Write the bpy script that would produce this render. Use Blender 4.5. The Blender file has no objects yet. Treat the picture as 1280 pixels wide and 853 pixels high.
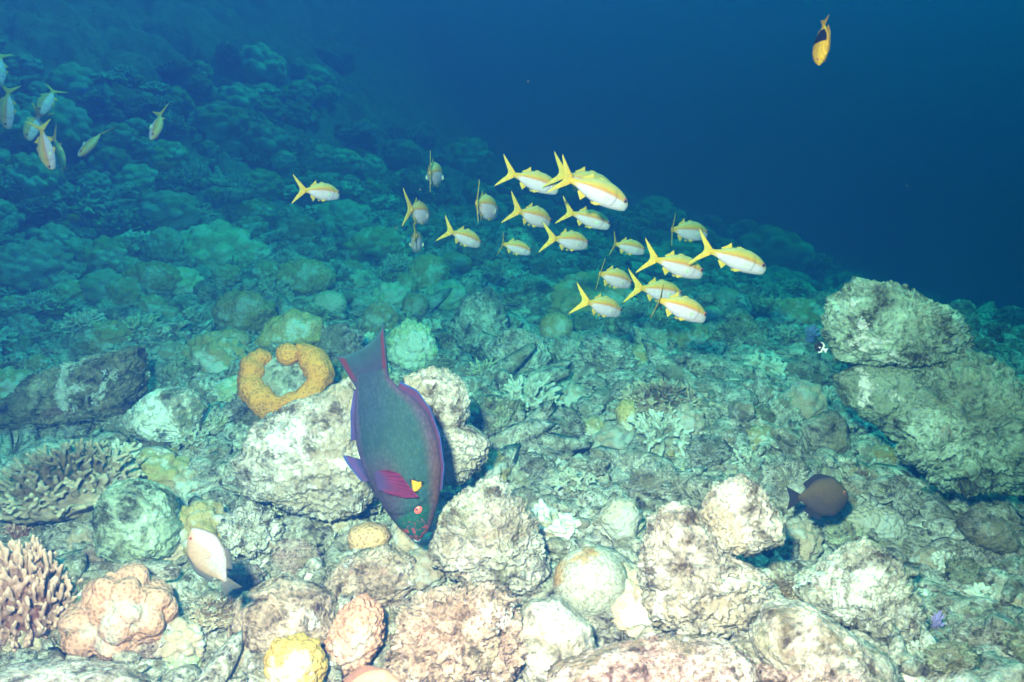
import bpy, bmesh, math, random
import numpy as np
from mathutils import Matrix, Vector

scene = bpy.context.scene
COL = scene.collection
rng = np.random.default_rng(11)
random.seed(11)

# ------------------------------------------------------------------ camera
CAM = np.array([0.0, 0.0, 1.0]); PITCH = math.radians(22.0)
FPX = 1108.0                                   # focal length in pixels of the 1280 px wide photograph
Fv = np.array([0, math.cos(PITCH), -math.sin(PITCH)])
Rv = np.array([1.0, 0, 0])
Uv = np.array([0, math.sin(PITCH), math.cos(PITCH)])
cd = bpy.data.cameras.new("camera"); cam = bpy.data.objects.new("camera", cd); COL.objects.link(cam)
cam.location = CAM; cam.rotation_euler = (math.pi / 2 - PITCH, 0, 0)
cd.sensor_width = 36.0; cd.lens = 36.0 * FPX / 1280.0
cd.dof.use_dof = True; cd.dof.focus_distance = 2.0; cd.dof.aperture_fstop = 8.0
cd.clip_start = 0.02; cd.clip_end = 300
scene.camera = cam

# ------------------------------------------------------------------ world, sun, strobe, exposure
SUN_EL, SUN_AZ = math.radians(60), math.radians(35)
w = bpy.data.worlds.new("World"); scene.world = w; w.use_nodes = True
nt = w.node_tree; nt.nodes.clear()
sky = nt.nodes.new("ShaderNodeTexSky"); sky.sky_type = 'NISHITA'; sky.sun_disc = False
sky.sun_elevation = SUN_EL; sky.sun_rotation = SUN_AZ
bg = nt.nodes.new("ShaderNodeBackground"); bg.inputs[1].default_value = 0.15
wo = nt.nodes.new("ShaderNodeOutputWorld")
nt.links.new(sky.outputs[0], bg.inputs[0]); nt.links.new(bg.outputs[0], wo.inputs[0])

sd = bpy.data.lights.new("sun", 'SUN'); sd.energy = 2.7; sd.angle = math.radians(14); sd.color = (1.0, 0.97, 0.9)
so = bpy.data.objects.new("sun", sd); COL.objects.link(so)
# towards the sun: high, ahead and a little to the side, so tops are bright and near faces dim
sv = Vector((math.sin(SUN_AZ) * math.cos(SUN_EL), math.cos(SUN_AZ) * math.cos(SUN_EL), math.sin(SUN_EL)))
so.rotation_euler = sv.to_track_quat('Z', 'Y').to_euler()

# the diver's strobe whose light and hard shadows show on the near reef
st = bpy.data.lights.new("dive_strobe", 'SPOT'); st.energy = 3650.0; st.color = (1.0, 0.195, 0.190)
st.spot_size = math.radians(76); st.spot_blend = 1.0; st.shadow_soft_size = 0.055
sto = bpy.data.objects.new("dive_strobe", st); COL.objects.link(sto)
sto.location = (-0.20, -0.10, 1.36)
sto.rotation_euler = (Vector(sto.location) - Vector((-0.08, 1.46, 0.0))).to_track_quat('Z', 'Y').to_euler()

scene.view_settings.view_transform = 'Standard'; scene.view_settings.look = 'None'
scene.view_settings.exposure = 0.4; scene.view_settings.gamma = 1.0
cy = scene.cycles
cy.use_denoising = True
cy.max_bounces = 4; cy.diffuse_bounces = 2; cy.glossy_bounces = 1; cy.transmission_bounces = 1
cy.volume_bounces = 1; cy.transparent_max_bounces = 4
cy.caustics_reflective = False; cy.caustics_refractive = False

# ------------------------------------------------------------------ noise
_perm = np.random.default_rng(5).permutation(4096)
_grad = np.random.default_rng(6).normal(size=(4096, 3)); _grad /= np.linalg.norm(_grad, axis=1)[:, None]
_cell = np.random.default_rng(7).random((4096, 3))
def _h(i, j, k):
    return _perm[(_perm[(_perm[i & 4095] + j) & 4095] + k) & 4095]
def noise(P):
    P = np.asarray(P, float); I = np.floor(P).astype(np.int64); f = P - I
    u = f * f * f * (f * (f * 6 - 15) + 10); out = 0
    for a in (0, 1):
        for b in (0, 1):
            for c in (0, 1):
                g = _grad[_h(I[:, 0] + a, I[:, 1] + b, I[:, 2] + c)]
                d = (f - np.array([a, b, c])) * g
                wt = (u[:, 0] if a else 1 - u[:, 0]) * (u[:, 1] if b else 1 - u[:, 1]) * (u[:, 2] if c else 1 - u[:, 2])
                out = out + wt * d.sum(1)
    return out * 1.5
def fbm(P, octs=4, ridge=False, gain=0.5):
    P = np.asarray(P, float); s = 0; a = 1.0; t = 0
    for o in range(octs):
        n = noise(P + 17.3 * o)
        if ridge: n = 0.5 - 2 * np.abs(n)
        s = s + a * n; t += a; a *= gain; P = P * 2.03
    return s / t
def worley(P):
    P = np.asarray(P, float); I = np.floor(P).astype(np.int64); best = np.full(len(P), 9.0)
    for a in (-1, 0, 1):
        for b in (-1, 0, 1):
            for c in (-1, 0, 1):
                J = I + np.array([a, b, c])
                q = J + _cell[_h(J[:, 0], J[:, 1], J[:, 2])]
                best = np.minimum(best, ((q - P) ** 2).sum(1))
    return np.sqrt(best)
def worley2(x, y):
    I = np.floor(x).astype(np.int64); J = np.floor(y).astype(np.int64); best = np.full(x.shape, 9.0); idv = np.zeros(x.shape)
    for a in (-1, 0, 1):
        for b in (-1, 0, 1):
            hh = _h(I + a, J + b, 0 * I + 3); c = _cell[hh]
            d = (I + a + c[..., 0] - x) ** 2 + (J + b + c[..., 1] - y) ** 2
            m = d < best; best = np.where(m, d, best); idv = np.where(m, c[..., 2], idv)
    return np.sqrt(best), idv
def sstep(a, b, t):
    t = np.clip((t - a) / (b - a), 0, 1); return t * t * (3 - 2 * t)
def softplus(t, k=3.0):
    return np.logaddexp(0, t * k) / k

# ------------------------------------------------------------------ terrain height
def macro(x, y):
    z = 0.17 * softplus(-x - 0.4) * sstep(1.8, 7, y) + 0.33 * softplus(-x - 1.0, 2.5) * sstep(2.4, 5.2, y)
    z = z - 0.9 * softplus(z - 1.35, 3.0)
    z = z - 0.33 * softplus(x - 0.5, 2.0) * sstep(2.0, 5.0, y)
    z = z - 0.162 * softplus(y - 2.6, 2.0) * sstep(-2.6, 0.2, x)
    return np.maximum(z, -7.0)
def height(x, y):
    x = np.asarray(x, float); y = np.asarray(y, float)
    P = np.stack([x, y, 0 * x], -1).reshape(-1, 3)
    z = macro(x, y)
    q = 0.10 * fbm(P * 0.9, 3) + 0.06 * fbm(P * 2.6 + 9, 3)
    far = sstep(2.5, 6, P[:, 1])
    q = q + far * 0.20 * fbm(P * 0.8 + 31, 3, True) * (0.25 + 0.75 * sstep(0.4, -1.6, P[:, 0]))
    wx = P[:, 0] + 0.10 * noise(P * 3); wy = P[:, 1] + 0.10 * noise(P * 3 + 40)
    f1, i1 = worley2(wx * 3.6, wy * 3.6); q = q + (0.03 + 0.11 * far) * np.sqrt(np.maximum(0, 1 - 2.0 * f1 ** 2)) * (0.2 + i1)
    f2, i2 = worley2(wx * 9.5, wy * 9.5); q = q + (0.020 + 0.03 * far) * np.sqrt(np.maximum(0, 1 - 1.9 * f2 ** 2)) * (0.2 + i2)
    f3, i3 = worley2(wx * 26, wy * 26); q = q + 0.010 * np.maximum(0, 1 - 1.6 * f3 ** 2) * (0.2 + i3)
    q = q + (0.03 + 0.05 * far) * fbm(P * 3.1 + 5, 3, True, 0.6) + 0.034 * fbm(P * 7, 3, True, 0.6) + 0.014 * fbm(P * 26, 3, True, 0.6)
    return z + q.reshape(x.shape)
def ray(px, py):
    return Fv + Rv * (px - 640) / FPX + Uv * (426.5 - py) / FPX       # scaled so that forward depth = 1
_t = np.concatenate([np.linspace(0.7, 4, 260), np.geomspace(4.02, 24, 200)])
def ground_depth(px, py):
    d = ray(px, py); Q = CAM + _t[:, None] * d
    below = Q[:, 2] < height(Q[:, 0], Q[:, 1])
    k = int(np.argmax(below))
    return float(_t[k]) if below.any() else 22.0
def at(px, py, depth):
    return CAM + depth * ray(px, py)

# ------------------------------------------------------------------ mesh helpers
def mesh_from(name, V, F, mats=None, smooth=True, col=None):
    me = bpy.data.meshes.new(name); V = np.ascontiguousarray(V, np.float32)
    if isinstance(F, np.ndarray):
        n, k = F.shape
        me.vertices.add(len(V)); me.vertices.foreach_set("co", V.ravel())
        me.loops.add(n * k); me.loops.foreach_set("vertex_index", F.astype(np.int32).ravel())
        me.polygons.add(n); me.polygons.foreach_set("loop_start", np.arange(0, n * k, k, dtype=np.int32))
        me.polygons.foreach_set("loop_total", np.full(n, k, np.int32))
        me.update(calc_edges=True)
    else:
        me.from_pydata([tuple(v) for v in V], [], F)
    me.validate()
    if smooth: me.polygons.foreach_set("use_smooth", np.ones(len(me.polygons), bool))
    if col is not None:
        ca = me.color_attributes.new("Col", 'FLOAT_COLOR', 'POINT')
        c4 = np.ones((len(V), 4), np.float32); c4[:, :3] = col; ca.data.foreach_set("color", c4.ravel())
    for m in (mats or []): me.materials.append(m)
    return me
def obj(name, me, parent=None, label=None, cat=None, group=None, kind=None):
    o = bpy.data.objects.new(name, me); COL.objects.link(o)
    if parent is not None: o.parent = parent
    tag(o, label, cat, group, kind); return o
def tag(o, label=None, cat=None, group=None, kind=None):
    if label: o['label'] = label
    if cat: o['category'] = cat
    if group: o['group'] = group
    if kind: o['kind'] = kind
_ico = {}
def ico(s):
    if s not in _ico:
        bm = bmesh.new(); bmesh.ops.create_icosphere(bm, subdivisions=s, radius=1.0)
        V = np.array([v.co[:] for v in bm.verts]); F = np.array([[v.index for v in f.verts] for f in bm.faces]); bm.free()
        V /= np.linalg.norm(V, axis=1)[:, None]; _ico[s] = (V, F)
    return _ico[s]
VIEW = Matrix(((Rv[0], Fv[0], Uv[0]), (Rv[1], Fv[1], Uv[1]), (Rv[2], Fv[2], Uv[2]))).to_4x4()

# ------------------------------------------------------------------ materials
def nodes(name):
    m = bpy.data.materials.new(name); m.use_nodes = True; t = m.node_tree
    b = t.nodes["Principled BSDF"]; b.inputs["Roughness"].default_value = 0.9
    b.inputs["Specular IOR Level"].default_value = 0.15
    return m, t, b
def N(t, kind, **kw):
    n = t.nodes.new(kind)
    for k, v in kw.items():
        if k in n.inputs: n.inputs[k].default_value = v
        else: setattr(n, k, v)
    return n
def ramp(t, stops, src):
    r = t.nodes.new("ShaderNodeValToRGB"); e = r.color_ramp.elements
    while len(e) < len(stops): e.new(0.5)
    for el, (p, c) in zip(e, stops):
        el.position = p; el.color = (*c, 1) if len(c) == 3 else (c[0],) * 3 + (1,)
    t.links.new(src, r.inputs[0]); return r
def mix(t, a, b, fac, mode='MIX'):
    m = t.nodes.new("ShaderNodeMix"); m.data_type = 'RGBA'; m.blend_type = mode
    for s, v in ((m.inputs[6], a), (m.inputs[7], b)):
        if isinstance(v, tuple): s.default_value = (*v, 1)
        else: t.links.new(v, s)
    if isinstance(fac, (int, float)): m.inputs[0].default_value = fac
    else: t.links.new(fac, m.inputs[0])
    return m.outputs[2]
def reef_mat(name, pale, mid, dark, crust=(0.24, 0.10, 0.06), crust_amt=0.5, scale=1.0, bump=0.6, vary=0.35, dist=0.02, turf=(0.22, 0.17, 0.10), pit=0.17):
    m, t, b = nodes(name)
    tc = N(t, "ShaderNodeTexCoord"); oi = N(t, "ShaderNodeObjectInfo")
    mp = N(t, "ShaderNodeMapping"); t.links.new(tc.outputs["Object"], mp.inputs[0])
    vm = N(t, "ShaderNodeVectorMath", operation='SCALE'); vm.inputs[0].default_value = (37, 21, 53)
    t.links.new(oi.outputs["Random"], vm.inputs["Scale"]); t.links.new(vm.outputs[0], mp.inputs["Location"])
    v = mp.outputs[0]
    def nz(s, d=6, r=0.62, dist=0.0):
        n = N(t, "ShaderNodeTexNoise", Scale=s * scale, Detail=d, Roughness=r, Distortion=dist); t.links.new(v, n.inputs["Vector"]); return n.outputs["Fac"]
    big, midn, fine = nz(7, 8, 0.68), nz(22, 6, 0.7, 0.4), nz(95, 4, 0.7)
    c = ramp(t, [(0.33, dark), (0.47, mid), (0.62, pale), (0.8, tuple(min(0.8, x * 1.15) for x in pale))], big).outputs[0]
    sp = ramp(t, [(0.38, (pit, pit * 0.77, pit * 0.55)), (0.48, (0.80, 0.77, 0.72)), (0.62, (1.25, 1.25, 1.22))], midn).outputs[0]
    c = mix(t, c, sp, 1.0, 'MULTIPLY')
    sp2 = ramp(t, [(0.36, (0.30, 0.27, 0.22)), (0.48, (0.95, 0.95, 0.95)), (0.66, (1.25, 1.25, 1.25))], fine).outputs[0]
    c = mix(t, c, sp2, 0.8, 'MULTIPLY')
    cr = nz(11, 7, 0.72, 0.6); crm = ramp(t, [(0.60, (0, 0, 0)), (0.68, (1, 1, 1))], cr)
    mm = N(t, "ShaderNodeMath", operation='MULTIPLY'); t.links.new(crm.outputs[0], mm.inputs[0]); mm.inputs[1].default_value = crust_amt
    c = mix(t, c, crust, mm.outputs[0])
    al = nz(5, 6, 0.7, 0.3); alm = ramp(t, [(0.55, (0, 0, 0)), (0.7, (0.55, 0.55, 0.55))], al)
    c = mix(t, c, (0.30, 0.31, 0.17), alm.outputs[0])
    tf = nz(4.2, 9, 0.74, 0.8); tfm = ramp(t, [(0.53, (0, 0, 0)), (0.57, (0.75, 0.75, 0.75))], tf)
    c = mix(t, c, turf, tfm.outputs[0])
    wh = nz(8.5, 9, 0.75, 0.5); whm = ramp(t, [(0.585, (0, 0, 0)), (0.62, (0.8, 0.8, 0.8))], wh)
    c = mix(t, c, (0.66, 0.63, 0.60), whm.outputs[0])
    # each stone a little lighter or darker than the next
    hv = N(t, "ShaderNodeHueSaturation", Color=(1, 1, 1, 1)); t.links.new(c, hv.inputs["Color"])
    mr = N(t, "ShaderNodeMapRange"); mr.inputs[3].default_value = 1 - vary; mr.inputs[4].default_value = 1 + vary * 0.5
    t.links.new(oi.outputs["Random"], mr.inputs[0]); t.links.new(mr.outputs[0], hv.inputs["Value"])
    t.links.new(hv.outputs[0], b.inputs["Base Color"])
    vo = N(t, "ShaderNodeTexVoronoi", Scale=60 * scale); t.links.new(v, vo.inputs["Vector"])
    a1 = N(t, "ShaderNodeMath", operation='ADD'); t.links.new(midn, a1.inputs[0])
    a0 = N(t, "ShaderNodeMath", operation='MULTIPLY'); t.links.new(fine, a0.inputs[0]); a0.inputs[1].default_value = 0.45
    t.links.new(a0.outputs[0], a1.inputs[1])
    a2 = N(t, "ShaderNodeMath", operation='MULTIPLY_ADD'); t.links.new(vo.outputs["Distance"], a2.inputs[0]); a2.inputs[1].default_value = 0.25
    t.links.new(a1.outputs[0], a2.inputs[2])
    bp = N(t, "ShaderNodeBump", Strength=bump, Distance=dist); t.links.new(a2.outputs[0], bp.inputs["Height"])
    t.links.new(bp.outputs[0], b.inputs["Normal"])
    return m
def coral_mat(name, col, dead=(0.45, 0.43, 0.38), dead_amt=0.3, polyp=140, scale=1.0, vary=0.3, brain=False, dist=0.006):
    m, t, b = nodes(name); b.inputs["Roughness"].default_value = 0.8
    tc = N(t, "ShaderNodeTexCoord"); oi = N(t, "ShaderNodeObjectInfo"); v = tc.outputs["Object"]
    n1 = N(t, "ShaderNodeTexNoise", Scale=14 * scale, Detail=5, Roughness=0.6); t.links.new(v, n1.inputs["Vector"])
    n2 = N(t, "ShaderNodeTexNoise", Scale=6 * scale, Detail=7, Roughness=0.7); t.links.new(v, n2.inputs["Vector"])
    vo = N(t, "ShaderNodeTexVoronoi", Scale=polyp * scale); t.links.new(v, vo.inputs["Vector"])
    c = mix(t, tuple(x * 0.72 for x in col), tuple(min(0.85, x * 1.22) for x in col), n1.outputs["Fac"])
    pr = ramp(t, [(0.12, (0.50, 0.47, 0.42)), (0.5, (1.10, 1.10, 1.10))], vo.outputs["Distance"]).outputs[0]
    hgt = vo.outputs["Distance"]
    if brain:
        wv = N(t, "ShaderNodeTexNoise", Scale=95 * scale, Detail=1, Distortion=0.4); t.links.new(v, wv.inputs["Vector"])
        ab = N(t, "ShaderNodeMath", operation='SUBTRACT'); t.links.new(wv.outputs["Fac"], ab.inputs[0]); ab.inputs[1].default_value = 0.5
        ab2 = N(t, "ShaderNodeMath", operation='ABSOLUTE'); t.links.new(ab.outputs[0], ab2.inputs[0])
        pr = ramp(t, [(0.0, (0.58, 0.50, 0.40)), (0.07, (1.08, 1.08, 1.0))], ab2.outputs[0]).outputs[0]; hgt = ab2.outputs[0]
    if not brain: c = mix(t, c, pr, 0.85, 'MULTIPLY')
    dm = ramp(t, [(0.60 - 0.2 * dead_amt, (0, 0, 0)), (0.66 - 0.2 * dead_amt, (1, 1, 1))], n2.outputs["Fac"])
    c = mix(t, c, dead, dm.outputs[0]) if dead_amt > 0 else c
    if brain: c = mix(t, c, pr, 1.0, 'MULTIPLY')
    hv = N(t, "ShaderNodeHueSaturation"); t.links.new(c, hv.inputs["Color"])
    mr = N(t, "ShaderNodeMapRange"); mr.inputs[3].default_value = 1 - vary; mr.inputs[4].default_value = 1 + vary * 0.6
    t.links.new(oi.outputs["Random"], mr.inputs[0]); t.links.new(mr.outputs[0], hv.inputs["Value"])
    t.links.new(hv.outputs[0], b.inputs["Base Color"])
    a = N(t, "ShaderNodeMath", operation='MULTIPLY_ADD'); t.links.new(n1.outputs["Fac"], a.inputs[0]); a.inputs[1].default_value = 1.5; t.links.new(hgt, a.inputs[2])
    bp = N(t, "ShaderNodeBump", Strength=0.5, Distance=dist); t.links.new(a.outputs[0], bp.inputs["Height"]); t.links.new(bp.outputs[0], b.inputs["Normal"])
    return m
def vcol_mat(name, rough=0.45, spec=0.4, scales=0.0, size=90, grain=0.15):
    """colour from the mesh's own colour attribute, broken up by grain and scales"""
    m, t, b = nodes(name); b.inputs["Roughness"].default_value = rough; b.inputs["Specular IOR Level"].default_value = spec
    at_ = N(t, "ShaderNodeVertexColor", layer_name="Col"); c = at_.outputs[0]
    tc = N(t, "ShaderNodeTexCoord"); v = tc.outputs["Object"]
    n = N(t, "ShaderNodeTexNoise", Scale=size * 0.35, Detail=5, Roughness=0.65); t.links.new(v, n.inputs["Vector"])
    r = ramp(t, [(0.3, (1 - grain * 2,)), (0.7, (1 + grain,))], n.outputs["Fac"]).outputs[0]
    c = mix(t, c, r, 1.0, 'MULTIPLY')
    if scales > 0:
        mp = N(t, "ShaderNodeMapping"); mp.inputs["Scale"].default_value = (1.0, 0.35, 1.5); t.links.new(v, mp.inputs[0])
        vo = N(t, "ShaderNodeTexVoronoi", Scale=size, Randomness=0.7); t.links.new(mp.outputs[0], vo.inputs["Vector"])
        r2 = ramp(t, [(0.2, (1.06,)), (0.62, (1 - scales,))], vo.outputs["Distance"]).outputs[0]
        c = mix(t, c, r2, 1.0, 'MULTIPLY')
        bp = N(t, "ShaderNodeBump", Strength=0.25, Distance=0.002); t.links.new(vo.outputs["Distance"], bp.inputs["Height"]); t.links.new(bp.outputs[0], b.inputs["Normal"])
    t.links.new(c, b.inputs["Base Color"]); return m
def plain_mat(name, col, rough=0.4, spec=0.4):
    m, t, b = nodes(name); b.inputs["Roughness"].default_value = rough; b.inputs["Specular IOR Level"].default_value = spec
    tc = N(t, "ShaderNodeTexCoord"); n = N(t, "ShaderNodeTexNoise", Scale=60, Detail=4); t.links.new(tc.outputs["Object"], n.inputs["Vector"])
    t.links.new(mix(t, tuple(x * 0.85 for x in col), tuple(min(1, x * 1.12) for x in col), n.outputs["Fac"]), b.inputs["Base Color"]); return m

M_bed = reef_mat("reef_bed_limestone", (0.68, 0.66, 0.62), (0.48, 0.44, 0.38), (0.16, 0.12, 0.09), crust_amt=0.45, scale=0.8, bump=0.9, vary=0.0, pit=0.30, turf=(0.34, 0.29, 0.20))
def dim_turf_zone():
    # far left slope darkened in colour for its shade, as turf with bare patches
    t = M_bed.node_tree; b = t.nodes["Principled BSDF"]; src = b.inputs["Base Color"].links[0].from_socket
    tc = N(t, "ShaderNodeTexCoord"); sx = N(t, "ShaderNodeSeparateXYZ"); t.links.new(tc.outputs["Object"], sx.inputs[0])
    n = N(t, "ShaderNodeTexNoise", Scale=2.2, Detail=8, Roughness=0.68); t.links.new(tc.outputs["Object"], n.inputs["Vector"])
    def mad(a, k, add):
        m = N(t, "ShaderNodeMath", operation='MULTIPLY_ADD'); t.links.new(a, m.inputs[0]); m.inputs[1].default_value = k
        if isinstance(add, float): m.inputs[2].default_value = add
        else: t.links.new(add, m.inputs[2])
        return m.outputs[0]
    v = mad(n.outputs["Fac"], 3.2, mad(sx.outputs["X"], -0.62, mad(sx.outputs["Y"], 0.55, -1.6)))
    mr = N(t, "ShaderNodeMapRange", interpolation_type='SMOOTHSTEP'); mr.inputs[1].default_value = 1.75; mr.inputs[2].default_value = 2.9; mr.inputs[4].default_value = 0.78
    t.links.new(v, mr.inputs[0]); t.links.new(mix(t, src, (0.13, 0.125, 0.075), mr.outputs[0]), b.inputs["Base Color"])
dim_turf_zone()
M_pale = reef_mat("pale_limestone", (0.48, 0.45, 0.41), (0.40, 0.36, 0.32), (0.25, 0.19, 0.15), crust=(0.40, 0.20, 0.16), crust_amt=0.6, scale=1.1, bump=0.8, vary=0.12, turf=(0.36, 0.28, 0.20), pit=0.22)
M_tan = reef_mat("tan_pink_limestone", (0.50, 0.38, 0.31), (0.42, 0.30, 0.24), (0.22, 0.13, 0.09), crust=(0.42, 0.16, 0.13), crust_amt=0.7, scale=1.3, bump=0.9, vary=0.1, turf=(0.36, 0.22, 0.17))
M_rock = reef_mat("grey_reef_rock", (0.52, 0.50, 0.46), (0.36, 0.32, 0.27), (0.14, 0.11, 0.08), crust_amt=0.5, scale=1.0, bump=0.8, vary=0.4)
M_brown = reef_mat("brown_reef_rock", (0.42, 0.37, 0.29), (0.25, 0.19, 0.13), (0.10, 0.065, 0.045), crust_amt=0.8, scale=0.9, bump=0.8, vary=0.3)
M_green = reef_mat("algae_covered_rock", (0.37, 0.46, 0.37), (0.27, 0.34, 0.25), (0.11, 0.125, 0.08), crust=(0.22, 0.12, 0.06), crust_amt=0.5, scale=0.8, bump=0.9, vary=0.1, turf=(0.23, 0.28, 0.19))
M_pink = reef_mat("pink_coralline_rock", (0.64, 0.54, 0.51), (0.54, 0.40, 0.37), (0.25, 0.12, 0.10), crust=(0.52, 0.25, 0.26), crust_amt=0.6, scale=1.5, bump=0.9, vary=0.15)
C_olive = coral_mat("olive_mound_coral", (0.36, 0.25, 0.09), dead_amt=0.25)
C_green = coral_mat("green_mound_coral", (0.33, 0.35, 0.20), dead_amt=0.5)
C_tan = coral_mat("tan_dome_coral", (0.52, 0.30, 0.16), dead_amt=0.0, vary=0.05)
C_orange = coral_mat("orange_ring_coral", (0.80, 0.25, 0.035), dead_amt=0.0, vary=0.05)
C_yellow = coral_mat("yellow_mound_coral", (0.44, 0.27, 0.07), dead_amt=0.3, vary=0.05)
C_pinkm = coral_mat("pink_mound_coral", (0.46, 0.23, 0.16), dead=(0.40, 0.33, 0.28), dead_amt=0.25, vary=0.05)
C_grey = coral_mat("grey_lump_coral", (0.42, 0.37, 0.28), dead_amt=0.4)
M_rub = reef_mat("coral_rubble_pieces", (0.60, 0.57, 0.52), (0.46, 0.41, 0.35), (0.20, 0.15, 0.11), crust_amt=0.3, scale=2.2, bump=0.8, vary=0.0)
F_rock = reef_mat("grey_rubble_rock", (0.54, 0.52, 0.48), (0.40, 0.36, 0.31), (0.16, 0.12, 0.09), crust_amt=0.5, scale=0.13, bump=0.7, vary=0.3)
F_pale = reef_mat("pale_rubble_rock", (0.60, 0.58, 0.54), (0.48, 0.44, 0.39), (0.24, 0.17, 0.13), crust_amt=0.4, scale=0.13, bump=0.7, vary=0.2)
F_brown = reef_mat("brown_rubble_rock", (0.44, 0.38, 0.31), (0.29, 0.22, 0.16), (0.12, 0.075, 0.05), crust_amt=0.7, scale=0.13, bump=0.7, vary=0.2)
F_green = reef_mat("algae_rubble_rock", (0.46, 0.47, 0.36), (0.33, 0.33, 0.22), (0.12, 0.11, 0.06), crust_amt=0.4, scale=0.13, bump=0.7, vary=0.2)
F_pink = reef_mat("pink_rubble_rock", (0.54, 0.43, 0.38), (0.46, 0.31, 0.27), (0.25, 0.12, 0.10), crust=(0.52, 0.25, 0.26), crust_amt=0.5, scale=0.2, bump=0.7, vary=0.15)
F_olive = coral_mat("olive_small_coral", (0.34, 0.25, 0.10), dead_amt=0.45, scale=0.13)
F_grn = coral_mat("green_small_coral", (0.34, 0.36, 0.21), dead_amt=0.6, scale=0.13)
F_grey = coral_mat("grey_small_coral", (0.42, 0.31, 0.22), dead_amt=0.5, scale=0.13)
F_brn = coral_mat("brown_small_coral", (0.36, 0.26, 0.15), dead_amt=0.5, scale=0.13)
C_brain = coral_mat("brain_coral_skin", (0.34, 0.20, 0.09), dead=(0.34, 0.33, 0.29), dead_amt=0.85, brain=True, vary=0.0)
C_brownm = coral_mat("brown_mound_coral", (0.34, 0.25, 0.15), dead_amt=0.5)

# ------------------------------------------------------------------ reef bed (one sheet)
def build_bed():
    t = np.linspace(0, 1, 600); k = math.log(1 + 25.4 / 1.15)
    ys = np.concatenate([np.linspace(-2.0, 0.59, 60), 0.6 + 1.15 * (np.exp(k * t) - 1)])
    us = np.linspace(-1, 1, 640)
    Y = np.repeat(ys[:, None], len(us), 1); X = us[None, :] * (1.7 + 0.85 * np.maximum(Y, 0))
    Z = height(X, Y)
    n, m = Y.shape; idx = np.arange(n * m).reshape(n, m)
    F = np.stack([idx[:-1, :-1], idx[:-1, 1:], idx[1:, 1:], idx[1:, :-1]], -1).reshape(-1, 4)
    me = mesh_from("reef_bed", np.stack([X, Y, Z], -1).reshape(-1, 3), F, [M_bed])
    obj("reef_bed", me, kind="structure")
    return float(Z.min())
zmin = build_bed()

# ------------------------------------------------------------------ sea water filling the place
def build_haze():
    x, y0, y1, z0, z1 = 27.0, -4.0, 29.0, zmin - 1.0, 2.6
    V = [(-x, y0, z0), (x, y0, z0), (x, y1, z0), (-x, y1, z0), (-x, y0, z1), (x, y0, z1), (x, y1, z1), (-x, y1, z1)]
    F = [(0, 3, 2, 1), (4, 5, 6, 7), (0, 1, 5, 4), (1, 2, 6, 5), (2, 3, 7, 6), (3, 0, 4, 7)]
    m = bpy.data.materials.new("sea_water_haze"); m.use_nodes = True; t = m.node_tree; t.nodes.clear()
    out = t.nodes.new("ShaderNodeOutputMaterial"); pv = t.nodes.new("ShaderNodeVolumePrincipled")
    sig_s = np.array([0.004, 0.041, 0.180]); sig_a = np.array([0.70, 0.120, 0.115]); D = 0.85
    C = sig_s / D; A = (1 - sig_a / (D * (1 - C))) ** 2
    pv.inputs["Color"].default_value = (*C, 1); pv.inputs["Absorption Color"].default_value = (*A, 1)
    pv.inputs["Density"].default_value = D; pv.inputs["Anisotropy"].default_value = 0.8; pv.inputs["Density Attribute"].default_value = ""
    t.links.new(pv.outputs[0], out.inputs["Volume"])
    obj("haze", mesh_from("haze", np.array(V), F, [m], smooth=False), kind="stuff")
build_haze()

# ------------------------------------------------------------------ outlines turned into solid rocks and corals
LAND = []          # landmarks (phrase, px, py) used to describe the small things around them
TAKEN = []         # picture discs already taken by a built thing
def polar(poly):
    P = np.array(poly, float); c = P.mean(0)
    Q = []
    for i in range(len(P)):
        a, b = P[i], P[(i + 1) % len(P)]
        for s in np.linspace(0, 1, 24, endpoint=False): Q.append(a + (b - a) * s)
    Q = np.array(Q) - c; th = np.arctan2(-Q[:, 1], Q[:, 0]); r = np.hypot(Q[:, 0], Q[:, 1])
    g = np.linspace(-math.pi, math.pi, 361)[:-1]
    o = np.argsort(th); th, r = th[o], r[o]
    R = np.interp(g, np.r_[th - 2 * math.pi, th, th + 2 * math.pi], np.r_[r, r, r])
    ker = np.hanning(15); ker /= ker.sum()
    R = np.convolve(np.r_[R[-20:], R, R[:20]], ker, 'same')[20:-20]
    return c, g, R
def rock_disp(P, seed, f, amp):
    Q = P * f + seed * 7.13
    W = Q + 0.35 * np.stack([noise(Q * 1.3 + 5), noise(Q * 1.3 + 25), noise(Q * 1.3 + 45)], 1)
    d = 0.60 * fbm(W * 0.9, 3) + 0.55 * fbm(W * 1.7 + 11, 5, True, 0.6) + 0.40 * fbm(W * 6 + 3, 4, False, 0.65)
    lv = (u_ := P[:, 2] * f * 1.1 + seed + 1.1 * noise(Q * 0.8 + 70)) - np.floor(u_)          # ledges
    d += 0.30 * (sstep(0.0, 0.75, lv) - sstep(0.80, 1.0, lv) - 0.4)
    w_ = worley(W * 4.5); d -= 0.65 * np.maximum(0, 0.42 - w_) / 0.42
    w2 = worley(W * 11 + 4); d -= 0.20 * np.maximum(0, 0.45 - w2) / 0.45
    return amp * d
def lump_disp(P, seed, f, amp):
    Q = P * f + seed * 5.7
    w_ = worley(Q * 1.15 + 0.15 * np.stack([noise(Q * 2), noise(Q * 2 + 9), noise(Q * 2 + 19)], 1))
    return amp * (0.75 - 1.15 * w_ ** 1.6 + 0.10 * fbm(Q * 5, 2))
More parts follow.
